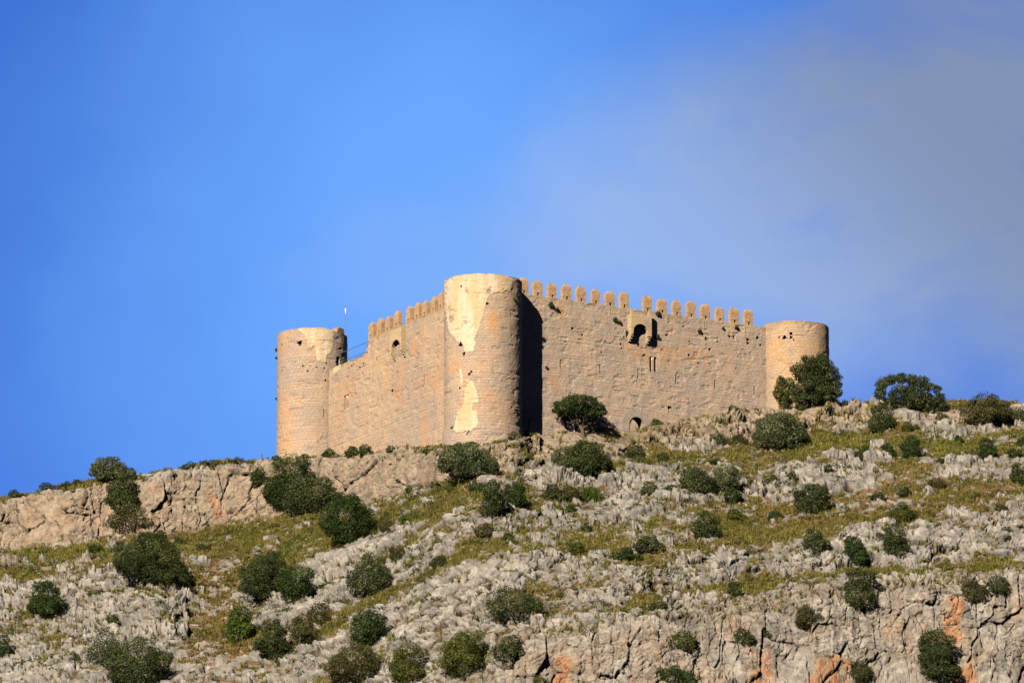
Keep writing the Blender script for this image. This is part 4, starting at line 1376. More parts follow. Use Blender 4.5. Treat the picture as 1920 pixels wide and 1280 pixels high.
# ------------------------------------------------------------------ trees and shrubs
def crown_mesh(name, W_, D_, H_, mat, seed, nl=9, leaf=0.15, dens=1.0, ragged=0.25, flat=0.0, lift=0.0, lobes=None):
    """a crown of leaf-sized faces spread over overlapping clumps; base at z=0, size W x D x H metres"""
    r_ = np.random.default_rng(seed)
    if lobes is None:
        m_ = min(W_, H_ * 1.15)
        L = []
        nbig = max(3, nl // 3)
        for k in range(nbig):                                            # the mass of the bush, wide near the ground
            rr = m_ * r_.uniform(0.26, 0.36)
            a = 2 * math.pi * (k + r_.uniform(-.3, .3)) / nbig
            q = r_.uniform(0.45, 1.0)
            z = r_.uniform(0.0, 0.75)
            L.append((q * math.cos(a) * max(W_ / 2 - rr, 0), q * math.sin(a) * max(D_ / 2 - rr, 0),
                      rr * .55 + z * max(H_ - 1.75 * rr, 0), rr, rr * (0.85 - flat)))
        L.append((r_.uniform(-.1, .1) * W_, 0, H_ - m_ * .36, m_ * .33, m_ * .31))
        L.append((0, 0, H_ * .34, min(W_ * .38, H_ * .46), min(W_ * .38, H_ * .36)))
        B = list(L)
        for k in range(int(nl * 3.2)):                                   # clumps standing out from it make an uneven outline
            b = B[r_.integers(0, len(B))]
            v = r_.normal(0, 1, 3)
            v[2] = abs(v[2]) * .9 - .2
            v[1] = v[1] - .35
            v /= np.linalg.norm(v)
            rr = m_ * r_.uniform(0.075, 0.17)
            p = np.array([b[0] + v[0] * b[3] * .93, b[1] + v[1] * b[3] * .93, max(b[2] + v[2] * b[4] * .93, rr * .4)])
            p[0] = np.clip(p[0], -W_ / 2 + rr * .8, W_ / 2 - rr * .8)
            p[2] = min(p[2], H_ - rr * .7)
            L.append((p[0], p[1], p[2], rr, rr * .78))
    else:
        L = lobes
    L = np.array(L, float)
    area = 4 * math.pi * L[:, 3] * (L[:, 3] + L[:, 4]) / 2
    n = int(dens * 1.15 * area.sum() / (leaf * leaf * 0.5))
    n = max(60, min(n, 34000))
    li = r_.choice(len(L), n, p=area / area.sum())
    d = r_.normal(0, 1, (n, 3))
    d /= np.linalg.norm(d, axis=1, keepdims=True)
    rad = np.where(r_.uniform(0, 1, n) < .78, r_.normal(0.96, 0.07, n), r_.uniform(.45, .95, n))
    lump = 1 + ragged * (fbm(d[:, 0] * 2.2 + li * 3.1, d[:, 1] * 2.2 + d[:, 2] * 2.2, seed, 3) - .5) * 2
    rad = rad * lump
    c = L[li, :3] + d * np.stack([L[li, 3], L[li, 3], L[li, 4]], 1) * rad[:, None]
    keep = c[:, 2] > -0.05
    for k in range(len(L)):                                               # drop leaves buried deep in another clump
        q = ((c - L[k, :3]) / np.array([L[k, 3], L[k, 3], L[k, 4]]))
        keep &= ~(((q * q).sum(1) < 0.42) & (li != k))
    c, d, li = c[keep], d[keep], li[keep]
    n = len(c)
    if lobes is None:                                                     # fill the plant's real width and height
        x0, x1 = np.percentile(c[:, 0], (1, 99))
        z1 = np.percentile(c[:, 2], 99)
        c[:, 0] = (c[:, 0] - (x0 + x1) / 2) * W_ / (x1 - x0)
        c[:, 2] *= H_ / z1
    nrm = d + r_.normal(0, 0.55, (n, 3))
    nrm[:, 2] += 0.25
    nrm /= np.linalg.norm(nrm, axis=1, keepdims=True)
    a = np.cross(nrm, r_.normal(0, 1, (n, 3)))
    a /= np.linalg.norm(a, axis=1, keepdims=True) + 1e-9
    b = np.cross(nrm, a)
    s = leaf * r_.uniform(0.55, 1.15, n)[:, None]
    V = np.stack([c - a * s * .62, c - b * s * .40 + nrm * s * .08, c + a * s * .62, c + b * s * .40 + nrm * s * .08], 1).reshape(-1, 3)
    V[:, 2] += lift
    tint = np.clip(r_.uniform(0, 1, n) * .7 + .3 * r_.uniform(0, 1, len(L))[li], 0, 1)
    f = np.arange(n)[:, None] * 4 + np.arange(4)[None]
    return mesh_np(name, V, f, mat, attrs={'tint': np.repeat(tint, 4)})


def stems_mesh(name, W_, H_, mat, seed, n=5, r0=0.10, lean=0.55):
    r_ = np.random.default_rng(seed + 5)
    m = MB()
    for k in range(n):
        a = r_.uniform(0, 2 * math.pi)
        q = r_.uniform(.15, lean) * W_ * .5
        h = H_ * r_.uniform(.45, .72)
        p0 = np.array([math.cos(a) * .08, math.sin(a) * .08, -.30])
        p3 = np.array([math.cos(a) * q, math.sin(a) * q, h])
        p1 = p0 + (p3 - p0) * .35 + r_.normal(0, .05 * H_, 3) * [1, 1, .3]
        p2 = p0 + (p3 - p0) * .7 + r_.normal(0, .05 * H_, 3) * [1, 1, .3]
        m.tube([p0, p1, p2, p3], [r0, r0 * .75, r0 * .5, r0 * .25], 6)
    return m.mesh(name, mat)


def place(px0, py0, px1, py1):
    """world base point, width and height for a plant that fills a photo box"""
    pc = 0.5 * (px0 + px1)
    g = ground(pc, min(py1 - 0.06 * (py1 - py0), 1292))
    s = ppm(g[1])
    return g, (px1 - px0) / s, (py1 - py0) / s / math.cos(PITCH)


def shrub(box, leafk, label, cat='shrub', nl=9, group=None, seed=None, dens=1.0, name=None, leaf=None, clumps=None, **kw):
    g, W_, H_ = place(*box)
    sd = int(box[0] * 7 + box[1] * 3) if seed is None else seed
    if clumps:                                    # main masses of this crown, measured in the photo
        rr_ = np.random.default_rng(sd)
        k_ = 1 / ppm(g[1])
        pc, L = 0.5 * (box[0] + box[2]), []
        yb = proj(g[None])[1][0]
        for (x, y, q) in clumps:
            for t in (-.30, 0, .30):
                f = (1 - .18 * (t != 0)) * rr_.uniform(.9, 1.08)
                L.append(((x - pc) * k_, t * W_ * rr_.uniform(.7, 1.2), max((yb - y) * k_ / math.cos(PITCH) + t * W_ * .22, .15), q * k_ * f, q * k_ * f * .92))
                for h in range(3):
                    v = rr_.normal(0, 1, 3)
                    v /= np.linalg.norm(v)
                    b = L[-1 - h]
                    r3 = q * k_ * rr_.uniform(.28, .48)
                    L.append((b[0] + v[0] * q * k_ * .85, b[1] + v[1] * q * k_ * .85, max(b[2] + v[2] * q * k_ * .8, .15), r3, r3 * .8))
        kw['lobes'] = L
        dens *= .62
    H_ = H_ * 1.0
    W_ = W_ * 1.0
    big = W_ > 1.9
    leaf = leaf or (0.125 if W_ > 2.4 else 0.11)
    nm = name or ('evergreen_shrub' if big else 'low_shrub')
    if big:
        o = bpy.data.objects.new(nm, None)
        COL.objects.link(o)
        o.location = g - np.array([0, 0, 0.12])
        link('crown', crown_mesh('crown', W_, W_ * .85, H_, LEAF[leafk], sd, nl, leaf, dens, **kw), o)
        link('trunk', stems_mesh('trunk', W_, H_, M_BARK, sd), o)
    else:
        o = link(nm, crown_mesh(nm, W_, W_ * .9, H_, LEAF[leafk], sd, max(4, nl - 4), leaf, dens, **kw))
        o.location = g - np.array([0, 0, 0.08])
    return tag(o, label, cat, group)


# --- trees by the castle
def tree_castle():
    g, W_, H_ = place(1032, 734, 1140, 802)
    g = ground(1086, 811)
    g = at(1086, 804, g[1]) * [1, 1, 0] + [0, 0, g[2]]
    s = ppm(g[1])
    o = bpy.data.objects.new('umbrella_tree', None)
    COL.objects.link(o)
    o.location = g
    tag(o, 'lone umbrella shaped tree with bare crooked branches in front of the gate wall', 'tree')
    k = 1 / s
    yb = proj(g[None])[1][0]
    L = []
    for (x, y, r_) in ((1054, 762, 17), (1066, 754, 17), (1085, 750, 18), (1103, 753, 17), (1118, 762, 17), (1075, 766, 16), (1095, 766, 17), (1112, 774, 13),
                       (1050, 772, 10), (1122, 776, 9), (1039, 768, 7), (1131, 771, 8), (1128, 762, 8), (1044, 757, 9), (1092, 743, 8), (1072, 745, 9), (1106, 745, 7)):
        for q in (-.9, 0, .9):
            L.append(((x - 1086) * k + rng.normal(0, .08), q + rng.normal(0, .2), (yb - y) * k + q * .2, r_ * k * .9, r_ * k * .58))
            for h in range(3):
                v = rng.normal(0, 1, 3)
                v /= np.linalg.norm(v)
                b = L[-1 - h]
                L.append((b[0] + v[0] * r_ * k * .8, b[1] + v[1] * r_ * k * .8, b[2] + v[2] * r_ * k * .5, r_ * k * .38, r_ * k * .27))
    link('crown', crown_mesh('crown', W_, W_, H_, LEAF['pine'], 31, leaf=.13, lobes=L, dens=.5), o)
    m = MB()

    def br(pts, r0, r1):
        P = [np.array([(x - 1086) * k, yy, (yb - y) * k]) for x, y, yy in pts]
        m.tube(P, np.linspace(r0, r1, len(P)), 7)
    br([(1094, 822, 0), (1092, 806, 0), (1087, 797, 0), (1083, 789, .1), (1074, 780, .2), (1064, 768, .4)], .19, .06)
    br([(1087, 797, 0), (1078, 792, -.2), (1069, 784, -.3), (1056, 772, -.5)], .13, .05)
    br([(1089, 799, 0), (1096, 788, .1), (1094, 778, 0), (1100, 764, -.2)], .15, .05)
    br([(1096, 788, .1), (1107, 781, .3), (1116, 769, .5)], .10, .04)
    br([(1083, 789, .1), (1085, 776, -.2), (1084, 760, -.3)], .10, .04)
    br([(1092, 802, 0), (1102, 796, .3), (1112, 786, .5), (1122, 776, .6)], .12, .04)
    link('trunk', m.mesh('trunk', M_BARK), o)


def wall_depth(u):
    X = (u - 960) / F * 728 + CX
    return X * WR[1] / WR[0]


tree_castle()

T_ = [
    # box, leaf kind, label, extra
    ((1482, 657, 1580, 756), 'oak', 'dense rounded evergreen tree hiding the foot of the right corner tower', dict(clumps=[(1500, 690, 17), (1520, 680, 17), (1545, 683, 19), (1561, 702, 17), (1563, 722, 14), (1545, 725, 21), (1515, 716, 21), (1530, 742, 14), (1505, 738, 14), (1553, 742, 12), (1495, 728, 12), (1492, 746, 9), (1572, 735, 8), (1508, 670, 9), (1540, 668, 9), (1530, 705, 24)], name='evergreen_tree', cat='tree', nl=14)),
    ((1448, 697, 1494, 754), 'olive', 'small olive green bush tucked under the left side of the right tower tree', dict(clumps=[(1468, 723, 17), (1458, 735, 11), (1479, 713, 10), (1480, 738, 13), (1462, 710, 8), (1470, 745, 9)], nl=7)),
    ((1640, 697, 1752, 776), 'oak', 'wide flat topped evergreen tree alone on the skyline right of the castle', dict(clumps=[(1655, 716, 13), (1672, 709, 11), (1690, 707, 11), (1710, 709, 11), (1730, 713, 12), (1741, 723, 10), (1651, 735, 12), (1665, 755, 13), (1690, 740, 22), (1715, 735, 20), (1735, 745, 14), (1700, 760, 15), (1675, 766, 11), (1720, 762, 12)], name='evergreen_tree', cat='tree', nl=14)),
    ((1738, 716, 1777, 782), 'oak', 'narrow dark bush joined to the right end of the flat topped skyline tree', dict(clumps=[(1757, 728, 9), (1762, 745, 11), (1768, 756, 9), (1750, 752, 10), (1758, 770, 9), (1745, 765, 10)], nl=7)),
    ((1803, 745, 1891, 807), 'brown', 'brownish green spreading bush on the ridge near the right edge of the view', dict(nl=12)),
    ((1884, 768, 1935, 796), 'oak', 'dark bush cut by the right edge, just past the brownish ridge bush', dict(nl=6)),
    ((1629, 760, 1676, 811), 'oak', 'upright dark bush directly below the left end of the flat topped skyline tree', dict(nl=8)),
    ((1409, 768, 1517, 845), 'silver', 'big round silvery green bush casting a black shadow on the grass below the gate wall', dict(clumps=[(1463, 797, 27), (1437, 801, 20), (1490, 801, 20), (1440, 822, 19), (1485, 822, 19), (1420, 815, 10), (1506, 810, 10), (1463, 780, 11), (1445, 782, 10), (1482, 783, 10), (1460, 830, 14), (1422, 830, 9)], nl=14)),
    ((818, 824, 939, 903), 'silver', 'wide grey green bush against the rocks right under the near corner tower', dict(clumps=[(850, 856, 24), (880, 852, 24), (908, 861, 22), (836, 870, 15), (923, 872, 13), (870, 880, 20), (900, 882, 17), (860, 837, 10), (890, 834, 9)], nl=14)),
    ((1060, 834, 1146, 901), 'oak', 'dark green bush below the umbrella tree, right part of a pair', dict(nl=11)),
    ((1035, 844, 1075, 886), 'silver', 'pale green bush against the left side of the bush below the umbrella tree', dict(nl=7)),
    ((900, 908, 945, 976), 'oak', 'taller left half of a double bush on the rocky slope below the near tower', dict(nl=9)),
    ((932, 905, 986, 948), 'pine', 'flatter dark half of a double bush on the rocky slope below the near tower', dict(nl=8)),
    ((595, 920, 706, 1026), 'pine', 'very dark globe shaped bush on the grass terrace under the tan cliff', dict(clumps=[(650, 962, 32), (626, 957, 20), (677, 960, 20), (622, 985, 19), (680, 985, 19), (650, 1000, 22), (640, 937, 13), (662, 936, 13), (606, 975, 9), (696, 975, 9)], nl=14)),
    ((497, 866, 585, 968), 'pine', 'tall dark bush climbing the tan cliff below the far left tower', dict(nl=12)),
    ((535, 899, 637, 968), 'oak', 'broad grey green bush at the cliff foot, beside the globe shaped bush', dict(nl=12)),
    ((469, 882, 501, 917), 'pine', 'small dark bush hanging on the cliff left of the tall cliff bush', dict(nl=6)),
    ((165, 851, 259, 905), 'silver', 'grey green tree crown breaking the skyline at the left cliff', dict(clumps=[(208, 868, 16), (190, 867, 13), (225, 876, 15), (178, 873, 9), (242, 886, 13), (200, 884, 15), (186, 882, 12), (190, 895, 9), (228, 893, 11), (215, 890, 14), (172, 885, 6), (248, 893, 8)], name='evergreen_tree', cat='tree', nl=12)),
    ((199, 896, 264, 966), 'oak', 'dark bush filling the cleft in the left cliff under the skyline tree', dict(nl=9)),
    ((202, 952, 289, 1003), 'brown', 'thin brownish bush at the foot of the cleft in the left cliff', dict(nl=9, dens=.6)),
    ((204, 992, 360, 1102), 'oak', 'largest spreading bush on the slope below the left cliff', dict(clumps=[(255, 1032, 25), (290, 1022, 25), (315, 1042, 25), (334, 1066, 18), (242, 1056, 25), (280, 1066, 27), (226, 1046, 16), (310, 1076, 20), (270, 1007, 13), (300, 1003, 12), (222, 1022, 10), (345, 1082, 11)], nl=18)),
    ((446, 1029, 555, 1135), 'oak', 'large oval bush standing in the middle of the left slope', dict(clumps=[(495, 1062, 27), (520, 1057, 20), (472, 1076, 22), (490, 1096, 25), (525, 1086, 22), (500, 1115, 15), (510, 1042, 11), (460, 1100, 11)], nl=14)),
    ((521, 1068, 589, 1135), 'pine', 'smaller dark bush leaning on the right side of the large oval bush', dict(nl=8)),
    ((422, 1140, 476, 1210), 'bright', 'fresh green upright bush below the large oval bush', dict(nl=8)),
    ((480, 1166, 541, 1243), 'oak', 'green bush right of the fresh green bush, among grey rocks', dict(nl=9)),
    ((544, 1158, 594, 1217), 'brown', 'dull brown green bush on the lower slope, left of a pair', dict(nl=8, dens=.8)),
    ((575, 1133, 617, 1178), 'brown', 'dull dark bush on the lower slope, upper right of a pair', dict(nl=7, dens=.8)),
    ((654, 1047, 734, 1124), 'oak', 'ragged dark bush on the grey rocks at the centre left of the slope', dict(nl=10, dens=.8)),
    ((658, 1150, 724, 1215), 'pine', 'compact dark green bush beside a grassy strip on the lower slope', dict(nl=9)),
    ((615, 1215, 709, 1290), 'brown', 'loose twiggy bush at the bottom of the view, left of the greener one', dict(nl=11, dens=.75)),
    ((732, 1216, 802, 1290), 'olive', 'light green upright bush at the bottom of the view', dict(nl=10, dens=.85)),
    ((830, 1194, 911, 1280), 'olive', 'two toned olive bush in front of the pale boulders at the bottom centre', dict(nl=11, dens=.9)),
    ((927, 1197, 984, 1250), 'oak', 'dark bush beside the two toned olive bush at the bottom centre', dict(nl=8, dens=.85)),
    ((917, 1107, 1025, 1176), 'oak', 'sparse wide bush with rock showing through its branches, lower centre', dict(nl=10, dens=.5, ragged=.5)),
    ((1276, 883, 1340, 932), 'oak', 'dense dark bush in the rock band under the silvery round bush, left one', dict(nl=9)),
    ((1334, 877, 1386, 930), 'silver', 'grey green bush in the rock band under the silvery round bush, right one', dict(nl=8)),
    ((1356, 918, 1389, 944), 'pine', 'little dark bush at the foot of the grey green rock band bush', dict(nl=6)),
    ((1297, 962, 1352, 1013), 'oak', 'upright bush rooted in the yellow grass band right of centre', dict(nl=9)),
    ((1489, 909, 1555, 968), 'oak', 'irregular dark bush on the rocky slope below the silvery round bush', dict(nl=10, ragged=.4)),
    ((1508, 998, 1555, 1046), 'oak', 'round dark bush at the lip of the lower right rock band, leftmost of three', dict(nl=8)),
    ((1583, 1012, 1630, 1064), 'pine', 'black green bush in the lower right rock band, the middle of three', dict(nl=8)),
    ((1657, 988, 1704, 1054), 'oak', 'tall bush in the lower right rock band, rightmost of three', dict(nl=8)),
    ((1582, 1072, 1640, 1158), 'oak', 'column shaped bush growing down the lower right cliff', dict(nl=10)),
    ((1793, 1090, 1850, 1134), 'brown', 'sprawling bush on the cliff top near the lower right edge', dict(nl=8)),
    ((1846, 1082, 1892, 1124), 'oak', 'dark bush just right of the sprawling cliff top bush', dict(nl=7)),
    ((1493, 1136, 1540, 1178), 'brown', 'olive brown bush above the orange stained cliff', dict(nl=8)),
    ((1723, 1187, 1795, 1285), 'oak', 'dark hanging bush beside the rust red streak in the lower right cliff', dict(nl=10)),
    ((1593, 1243, 1635, 1282), 'oak', 'dark bush on the orange cliff at the bottom right', dict(nl=7)),
    ((1236, 1184, 1302, 1222), 'olive', 'bush with thin foliage in a crack above the orange cliff, right of centre', dict(nl=8, dens=.7)),
    ((1228, 1250, 1306, 1290), 'pine', 'dark bush cut by the bottom edge below the orange cliff crack', dict(nl=8)),
    ((1376, 1181, 1415, 1216), 'oak', 'small dark bush on bare cream rock above the orange cliff', dict(nl=7)),
    ((1603, 1223, 1606, 1226), None, None, None),
    ((54, 1098, 117, 1166), 'pine', 'dark bush amid grey boulders on the far left slope', dict(nl=9)),
    ((-12, 1196, 24, 1238), 'pine', 'dark bush cut by the left edge low on the slope', dict(nl=6)),
    ((160, 1185, 230, 1251), 'oak', 'see through twiggy bush among boulders at the lower left', dict(nl=9, dens=.32, ragged=.6)),
    ((199, 1208, 319, 1295), 'oak', 'big dark bush cut by the bottom edge at the lower left', dict(nl=13)),
    ((1148, 1028, 1204, 1054), 'pine', 'low dark bush in the yellow grass band, left of two', dict(nl=8)),
    ((1189, 1008, 1245, 1040), 'oak', 'low dark bush in the yellow grass band, the higher of two', dict(nl=8)),
    ((1019, 909, 1064, 942), 'oak', 'low dark bush on white rocks below the pale green bush', dict(nl=7)),
    ((1086, 912, 1133, 942), 'bright', 'fresh green low bush on white rocks below the umbrella tree', dict(nl=7)),
    ((1056, 915, 1092, 942), 'brown', 'dull low bush between the dark and the fresh green low bush', dict(nl=6)),
    ((751, 957, 791, 983), 'bright', 'rounded green bush on the grass right of the globe shaped bush', dict(nl=7)),
    ((713, 974, 742, 1000), 'brown', 'dull bush close to the right side of the globe shaped bush', dict(nl=6)),
    ((1668, 944, 1718, 983), 'olive', 'olive bush in brown grass on the right slope', dict(nl=8)),
    ((1688, 820, 1726, 862), 'pine', 'tallest of three black green bushes on the bright grass patch', dict(nl=8)),
    ((1652, 836, 1680, 862), 'pine', 'middle one of three black green bushes on the bright grass patch', dict(nl=6)),
    ((1602, 842, 1640, 868), 'pine', 'leftmost and flattest of three black green bushes on the bright grass patch', dict(nl=7)),
    ((1836, 827, 1869, 867), 'pine', 'narrow black green bush on the right slope under the brownish ridge bush', dict(nl=7)),
    ((1894, 869, 1935, 911), 'oak', 'dark bush cut by the right edge in the upper rock band', dict(nl=7)),
    ((1876, 990, 1899, 1020), 'oak', 'little dark bush in the rock near the right edge', dict(nl=5)),
    # low shrubs
    ((560, 846, 588, 860), 'pine', 'low bush against the foot of the west wall, first from the far tower', {}),
    ((604, 841, 634, 859), 'pine', 'low bush at the joint of the far left tower and the west wall', {}),
    ((649, 838, 679, 858), 'oak', 'low bush below the west wall, left of two touching', {}),
    ((676, 836, 703, 862), 'pine', 'low bush below the west wall, right of two touching', {}),
    ((723, 834, 743, 848), 'oak', 'tiny bush under the middle of the west wall', {}),
    ((796, 838, 818, 857), 'pine', 'ball shaped bush on the rocks between the west wall and the wide grey green bush', {}),
    ((506, 849, 526, 863), 'oak', 'low bush at the outer foot of the far left tower', {}),
    ((951, 805, 979, 821), 'silver', 'pale bush at the right foot of the near corner tower', {}),
    ((979, 804, 1010, 818), 'olive', 'pale bush in the shaded corner between near tower and gate wall', {}),
    ((75, 904, 113, 920), 'oak', 'flat bush on the left skyline, the longest one', {}),
    ((17, 921, 46, 937), 'oak', 'low bush on the skyline near the left edge', {}),
    ((115, 901, 140, 914), 'pine', 'small bush on the skyline left of the skyline tree', {}),
    ((137, 897, 159, 909), 'oak', 'tiny skyline bush touching the left skyline tree', {}),
    ((341, 869, 373, 885), 'oak', 'low dark bush on the cliff top halfway to the far left tower', {}),
    ((376, 861, 420, 877), 'olive', 'long low bush on the cliff top nearer the far left tower', {}),
    ((430, 858, 476, 872), 'brown', 'low scrubby bush on the cliff top closest to the far left tower', {}),
    ((388, 877, 408, 890), 'oak', 'small bush at the lip of the left cliff', {}),
    ((162, 1018, 192, 1038), 'pine', 'small dark bush on the grass under the left cliff', {}),
    ((325, 1006, 350, 1022), 'oak', 'tiny bush at the upper right of the largest spreading bush', {}),
    ((370, 1019, 398, 1034), 'oak', 'tiny flat bush in the grass between the largest bush and the oval bush', {}),
    ((198, 1158, 226, 1186), 'oak', 'little dark bush in a gap between grey boulders at lower left', {}),
    ((764, 912, 782, 929), 'bright', 'tiny green bush on the bare cliff slab below the west wall', {}),
    ((890, 983, 930, 1010), 'brown', 'ragged olive bush on grey rocks below the double bush', {}),
    ((940, 998, 968, 1014), 'oak', 'small dark bush below the double bush on the slope', {}),
    ((733, 1028, 764, 1055), 'brown', 'dull bush on grey slabs above the ragged dark bush', {}),
    ((806, 1041, 850, 1066), 'oak', 'flat dark bush under a tall grey slab', {}),
    ((835, 900, 868, 922), 'olive', 'green bush below the left end of the wide grey green bush', {}),
    ((878, 900, 916, 922), 'oak', 'green bush below the right end of the wide grey green bush', {}),
    ((1055, 946, 1083, 964), 'pine', 'small round bush in the rock band under the dark low bush', {}),
    ((1089, 982, 1111, 1000), 'pine', 'dot like dark bush at the left end of the yellow grass band', {}),
    ((1176, 948, 1217, 965), 'oak', 'flat bush at the top of the yellow grass band', {}),
    ((1242, 913, 1271, 934), 'pine', 'dark bush in white rocks left of the dense rock band bush', {}),
    ((1202, 906, 1232, 931), 'silver', 'grey bush in white rocks two steps left of the dense rock band bush', {}),
    ((1173, 834, 1209, 860), 'oak', 'dark bush in the dry grass below the gate', {}),
    ((1183, 854, 1219, 873), 'olive', 'flat olive bush just under the dark bush below the gate', {}),
    ((1232, 848, 1255, 864), 'oak', 'tiny bush in the dry grass right of the two under the gate', {}),
    ((1327, 854, 1360, 870), 'brown', 'flat dull bush left of the silvery round bush', {}),
    ((1363, 764, 1386, 784), 'pine', 'ball shaped dark bush at the right foot of the gate wall', {}),
    ((1330, 815, 1369, 839), 'oak', 'wide low bush at the foot of the ridge rocks, left of the silvery round bush', {}),
    ((1373, 815, 1402, 834), 'oak', 'low bush touching the left side of the silvery round bush', {}),
    ((1222, 779, 1244, 794), 'olive', 'small bush right beside the gate arch', {}),
    ((1362, 952, 1402, 980), 'olive', 'olive bush right of the upright bush in the yellow grass', {}),
    ((1438, 956, 1470, 978), 'oak', 'low dark bush at the edge of the brown grass, right of centre', {}),
    ((1460, 750, 1488, 768), 'oak', 'low bush at the foot of the right tower, left of two', {}),
    ((1487, 749, 1512, 766), 'pine', 'low bush at the foot of the right tower, under the tree', {}),
    ((1545, 745, 1572, 768), 'olive', 'low bush on the ridge right of the tree at the right tower', {}),
    ((1756, 858, 1772, 872), 'oak', 'dot like bush in the right hand rock band', {}),
    ((1790, 815, 1808, 830), 'oak', 'dot like bush on the grass under the brownish ridge bush', {}),
    ((1886, 840, 1916, 858), 'oak', 'low bush on the right slope close to the right edge', {}),
    ((1905, 820, 1928, 840), 'pine', 'small dark bush at the right edge below the ridge', {}),
    ((1690, 790, 1722, 808), 'olive', 'low olive bush on the ridge slope under the flat topped tree', {}),
    ((1755, 778, 1780, 794), 'olive', 'little olive bush between the skyline tree and the brownish ridge bush', {}),
    ((1630, 925, 1660, 945), 'oak', 'flat dark bush in brown grass above the olive bush', {}),
    ((1685, 910, 1708, 932), 'oak', 'dark tuft like bush in brown grass, upper right of the olive bush', {}),
    ((1740, 895, 1780, 918), 'brown', 'dull wide bush in brown grass on the right slope', {}),
    ((1865, 945, 1890, 962), 'oak', 'small dark bush in brown grass near the right edge', {}),
    ((1440, 895, 1462, 912), 'olive', 'small olive bush in the rock band right of the pair of rock band bushes', {}),
    ((1470, 888, 1500, 908), 'oak', 'small dark bush above the irregular dark bush', {}),
    ((1535, 875, 1562, 892), 'oak', 'small bush at the lower edge of the bright grass patch', {}),
    ((1215, 1128, 1250, 1150), 'oak', 'small bush on the thin grass ledge above the cream cliff', {}),
    ((1365, 1095, 1390, 1124), 'oak', 'upright little bush on the thin grass ledge right of centre', {}),
    ((1065, 1015, 1095, 1040), 'olive', 'olive bush on the left part of the yellow grass band', {}),
    ((1425, 1182, 1446, 1196), 'oak', 'tiny bush on cream rock beside the small dark one', {}),
    ((1000, 1268, 1030, 1285), 'olive', 'small bush at the bottom edge, centre', {}),
]
for box, lk, lab, ex in T_:
    if lk is None:
        continue
    shrub(box, lk, lab, **ex)

# tufts rooted in the castle's joints
for px, py, s, n, lab in ((1031.5, 571.8, 4.2, NR, 'roundest tuft in the gate wall, high beside the near tower'), (1043, 581, 3.2, NR, 'tuft in the gate wall just below the roundest tuft'),
                          (1152.5, 600, 3.6, NR, 'upper tuft in the wall left of the arched stone box'), (1161, 605, 2.8, NR, 'lower tuft in the wall left of the arched stone box'),
                          (1232.6, 589, 4.0, NR, 'tuft in the wall at the upper right of the arched stone box'), (1231.6, 632, 3.4, NR, 'tuft in the wall at the lower right of the arched stone box'),
                          (1311, 621.6, 3.2, NR, 'tuft in the wall halfway between the stone box and the right tower'), (1354.6, 615.8, 2.4, NR, 'small tuft high in the wall under the third battlement from the right'),
                          (1380, 613, 2.8, NR, 'tuft high in the wall under the second battlement from the right'), (1175, 624, 2.8, NR, 'tuft against the left cheek of the arched stone box'),
                          (1024, 689, 2.0, NR, 'tiny tuft at the edge of the tower shadow on the gate wall')):
    u, v = wall_hit(px, py, n)
    w = WR
    k = s / 20.6 * 2
    o = link('wall_plant', crown_mesh('wall_plant', k * 1.1, k * .8, k * 1.15, LEAF['oak'], int(px), 4, .10, 1.2))
    o.location = (w[0] * u + n[0] * .08, w[1] * u + n[1] * .08, v - k * .5)
    tag(o, lab, 'wall plant', 'plants rooted in the castle walls')
for px, py, s, lab in ((970, 553, 3.0, 'upper tuft on the shaded side of the near tower'), (964, 561, 2.2, 'lower tuft on the shaded side of the near tower'),
                       (517.5, 657, 3.0, 'biggest tuft sticking out of the left edge of the far tower'), (518, 671, 2.2, 'lower tuft sticking out of the left edge of the far tower'),
                       (518, 748, 2.0, 'lowest tuft on the left edge of the far tower')):
    c, r_ = (C_M, RAD_M) if px > 800 else (C_L, RAD_L)
    X = (px - 960) / F * (720 + c[1]) + CX
    dx = np.clip((X - c[0]) / r_, -1, 1)
    y = c[1] - r_ * math.sqrt(max(1 - dx * dx, 0))
    P = at(px, py, y)
    k = s / 20.6 * 2
    o = link('wall_plant', crown_mesh('wall_plant', k * 1.1, k * .8, k * 1.15, LEAF['oak'], int(px + py), 4, .10, 1.2))
    o.location = (c[0] + dx * (r_ + .04), y - .05, P[2] - k * .5)
    tag(o, lab, 'wall plant', 'plants rooted in the castle walls')

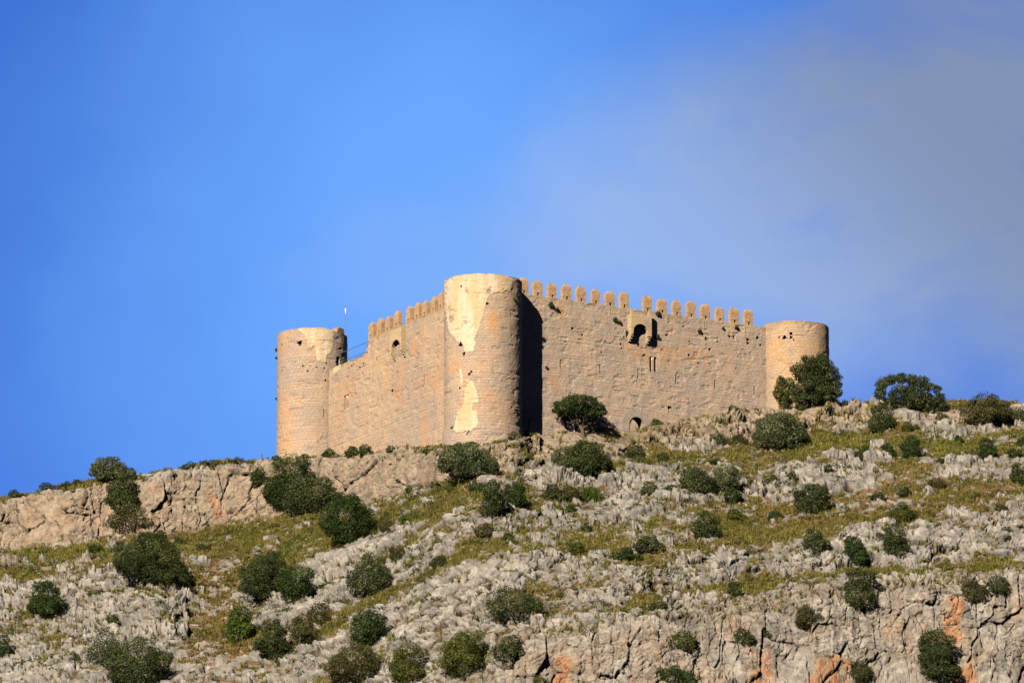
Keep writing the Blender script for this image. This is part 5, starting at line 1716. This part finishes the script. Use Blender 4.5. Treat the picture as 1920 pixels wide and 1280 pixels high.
# low scrub between the rocks: ground cover
in2 = np.where((UC > -110) & (UC < 2030))[0]
rw2 = np.where((ROWPX > 3) & (ROWPX < 540))[0]
w2 = ((1 - 0.62 * rockm) * (PYV < 1300) * (1 - .96 * cliff) * (0.15 + sstep(.45, .65, fbm(SX * .35 + 40, SS * .35, 140, 3))))[np.ix_(rw2, in2)] * cellA[np.searchsorted(rows_, rw2)]
NS = 4200
pk = rng.choice(w2.size, NS, p=(w2 / w2.sum()).ravel())
a_, b_ = np.unravel_index(pk, w2.shape)
PB = TV[rw2[a_], in2[b_]]
protos = []
VV, TT = [], []
for k in range(NS):
    s = rng.uniform(.16, .56) * (1.25 if rng.uniform() < .2 else 1)
    n = int(150 * s)
    d = rng.normal(0, 1, (n, 3))
    d /= np.linalg.norm(d, axis=1, keepdims=True)
    d[:, 2] = np.abs(d[:, 2])
    c = PB[k] + d * np.array([s, s, s * .75]) * rng.uniform(.5, 1.05, (n, 1)) * (1 + .3 * np.sin(d[:, :1] * 5 + k)) - [0, 0, .06]
    nr_ = d + rng.normal(0, .6, (n, 3))
    nr_ /= np.linalg.norm(nr_, axis=1, keepdims=True)
    a = np.cross(nr_, rng.normal(0, 1, (n, 3)))
    a /= np.linalg.norm(a, axis=1, keepdims=True)
    b = np.cross(nr_, a)
    q = .115 * rng.uniform(.6, 1.1, (n, 1))
    VV.append(np.stack([c - a * q * .6, c - b * q * .4, c + a * q * .6, c + b * q * .4], 1).reshape(-1, 3))
    TT.append(np.repeat(np.clip(rng.uniform(0, .7, n) + rng.uniform(-.45, .3), 0, 1), 4))
for nm, lk, sl, lab in (('scrub', 'olive', slice(0, None, 2), 'low olive scrub cushions scattered over the rocky hillside'),
                        ('scrub', 'oak', slice(1, None, 2), 'dark green scrub cushions scattered over the rocky hillside')):
    V_, t_ = np.concatenate(VV[sl]), np.concatenate(TT[sl])
    tag(link(nm, mesh_np(nm, V_, np.arange(len(V_)).reshape(-1, 4), LEAF[lk], attrs={'tint': t_})), lab, 'scrub', kind='stuff')

# posts
o = bpy.data.objects.new('signpost', None)
g = ground(1078, 803)
m = MB()
P0 = np.array([g[0], g[1] - .2, g[2] - .3])
P1 = at(1075, 789, g[1] - .2)
m.tube([P0, P1], .045, 8)
m.tube([P1 - [0, 0, .02], P1 + [0, 0, .05]], [.06, .03], 8)
tag(link('marker_post', m.mesh('marker_post', M_WHITE)), 'thin white post under the umbrella tree by the gate wall', 'post')
bpy.data.objects.remove(o)
g = ground(492, 864)
m = MB()
tp = at(491, 851, g[1])
m.tube([(g[0], g[1], g[2] - .4), (tp[0], g[1], tp[2])], [.085, .07], 7)
tag(link('wooden_post', m.mesh('wooden_post', M_WOOD)), 'short weathered post on the ridge left of the far tower', 'post')
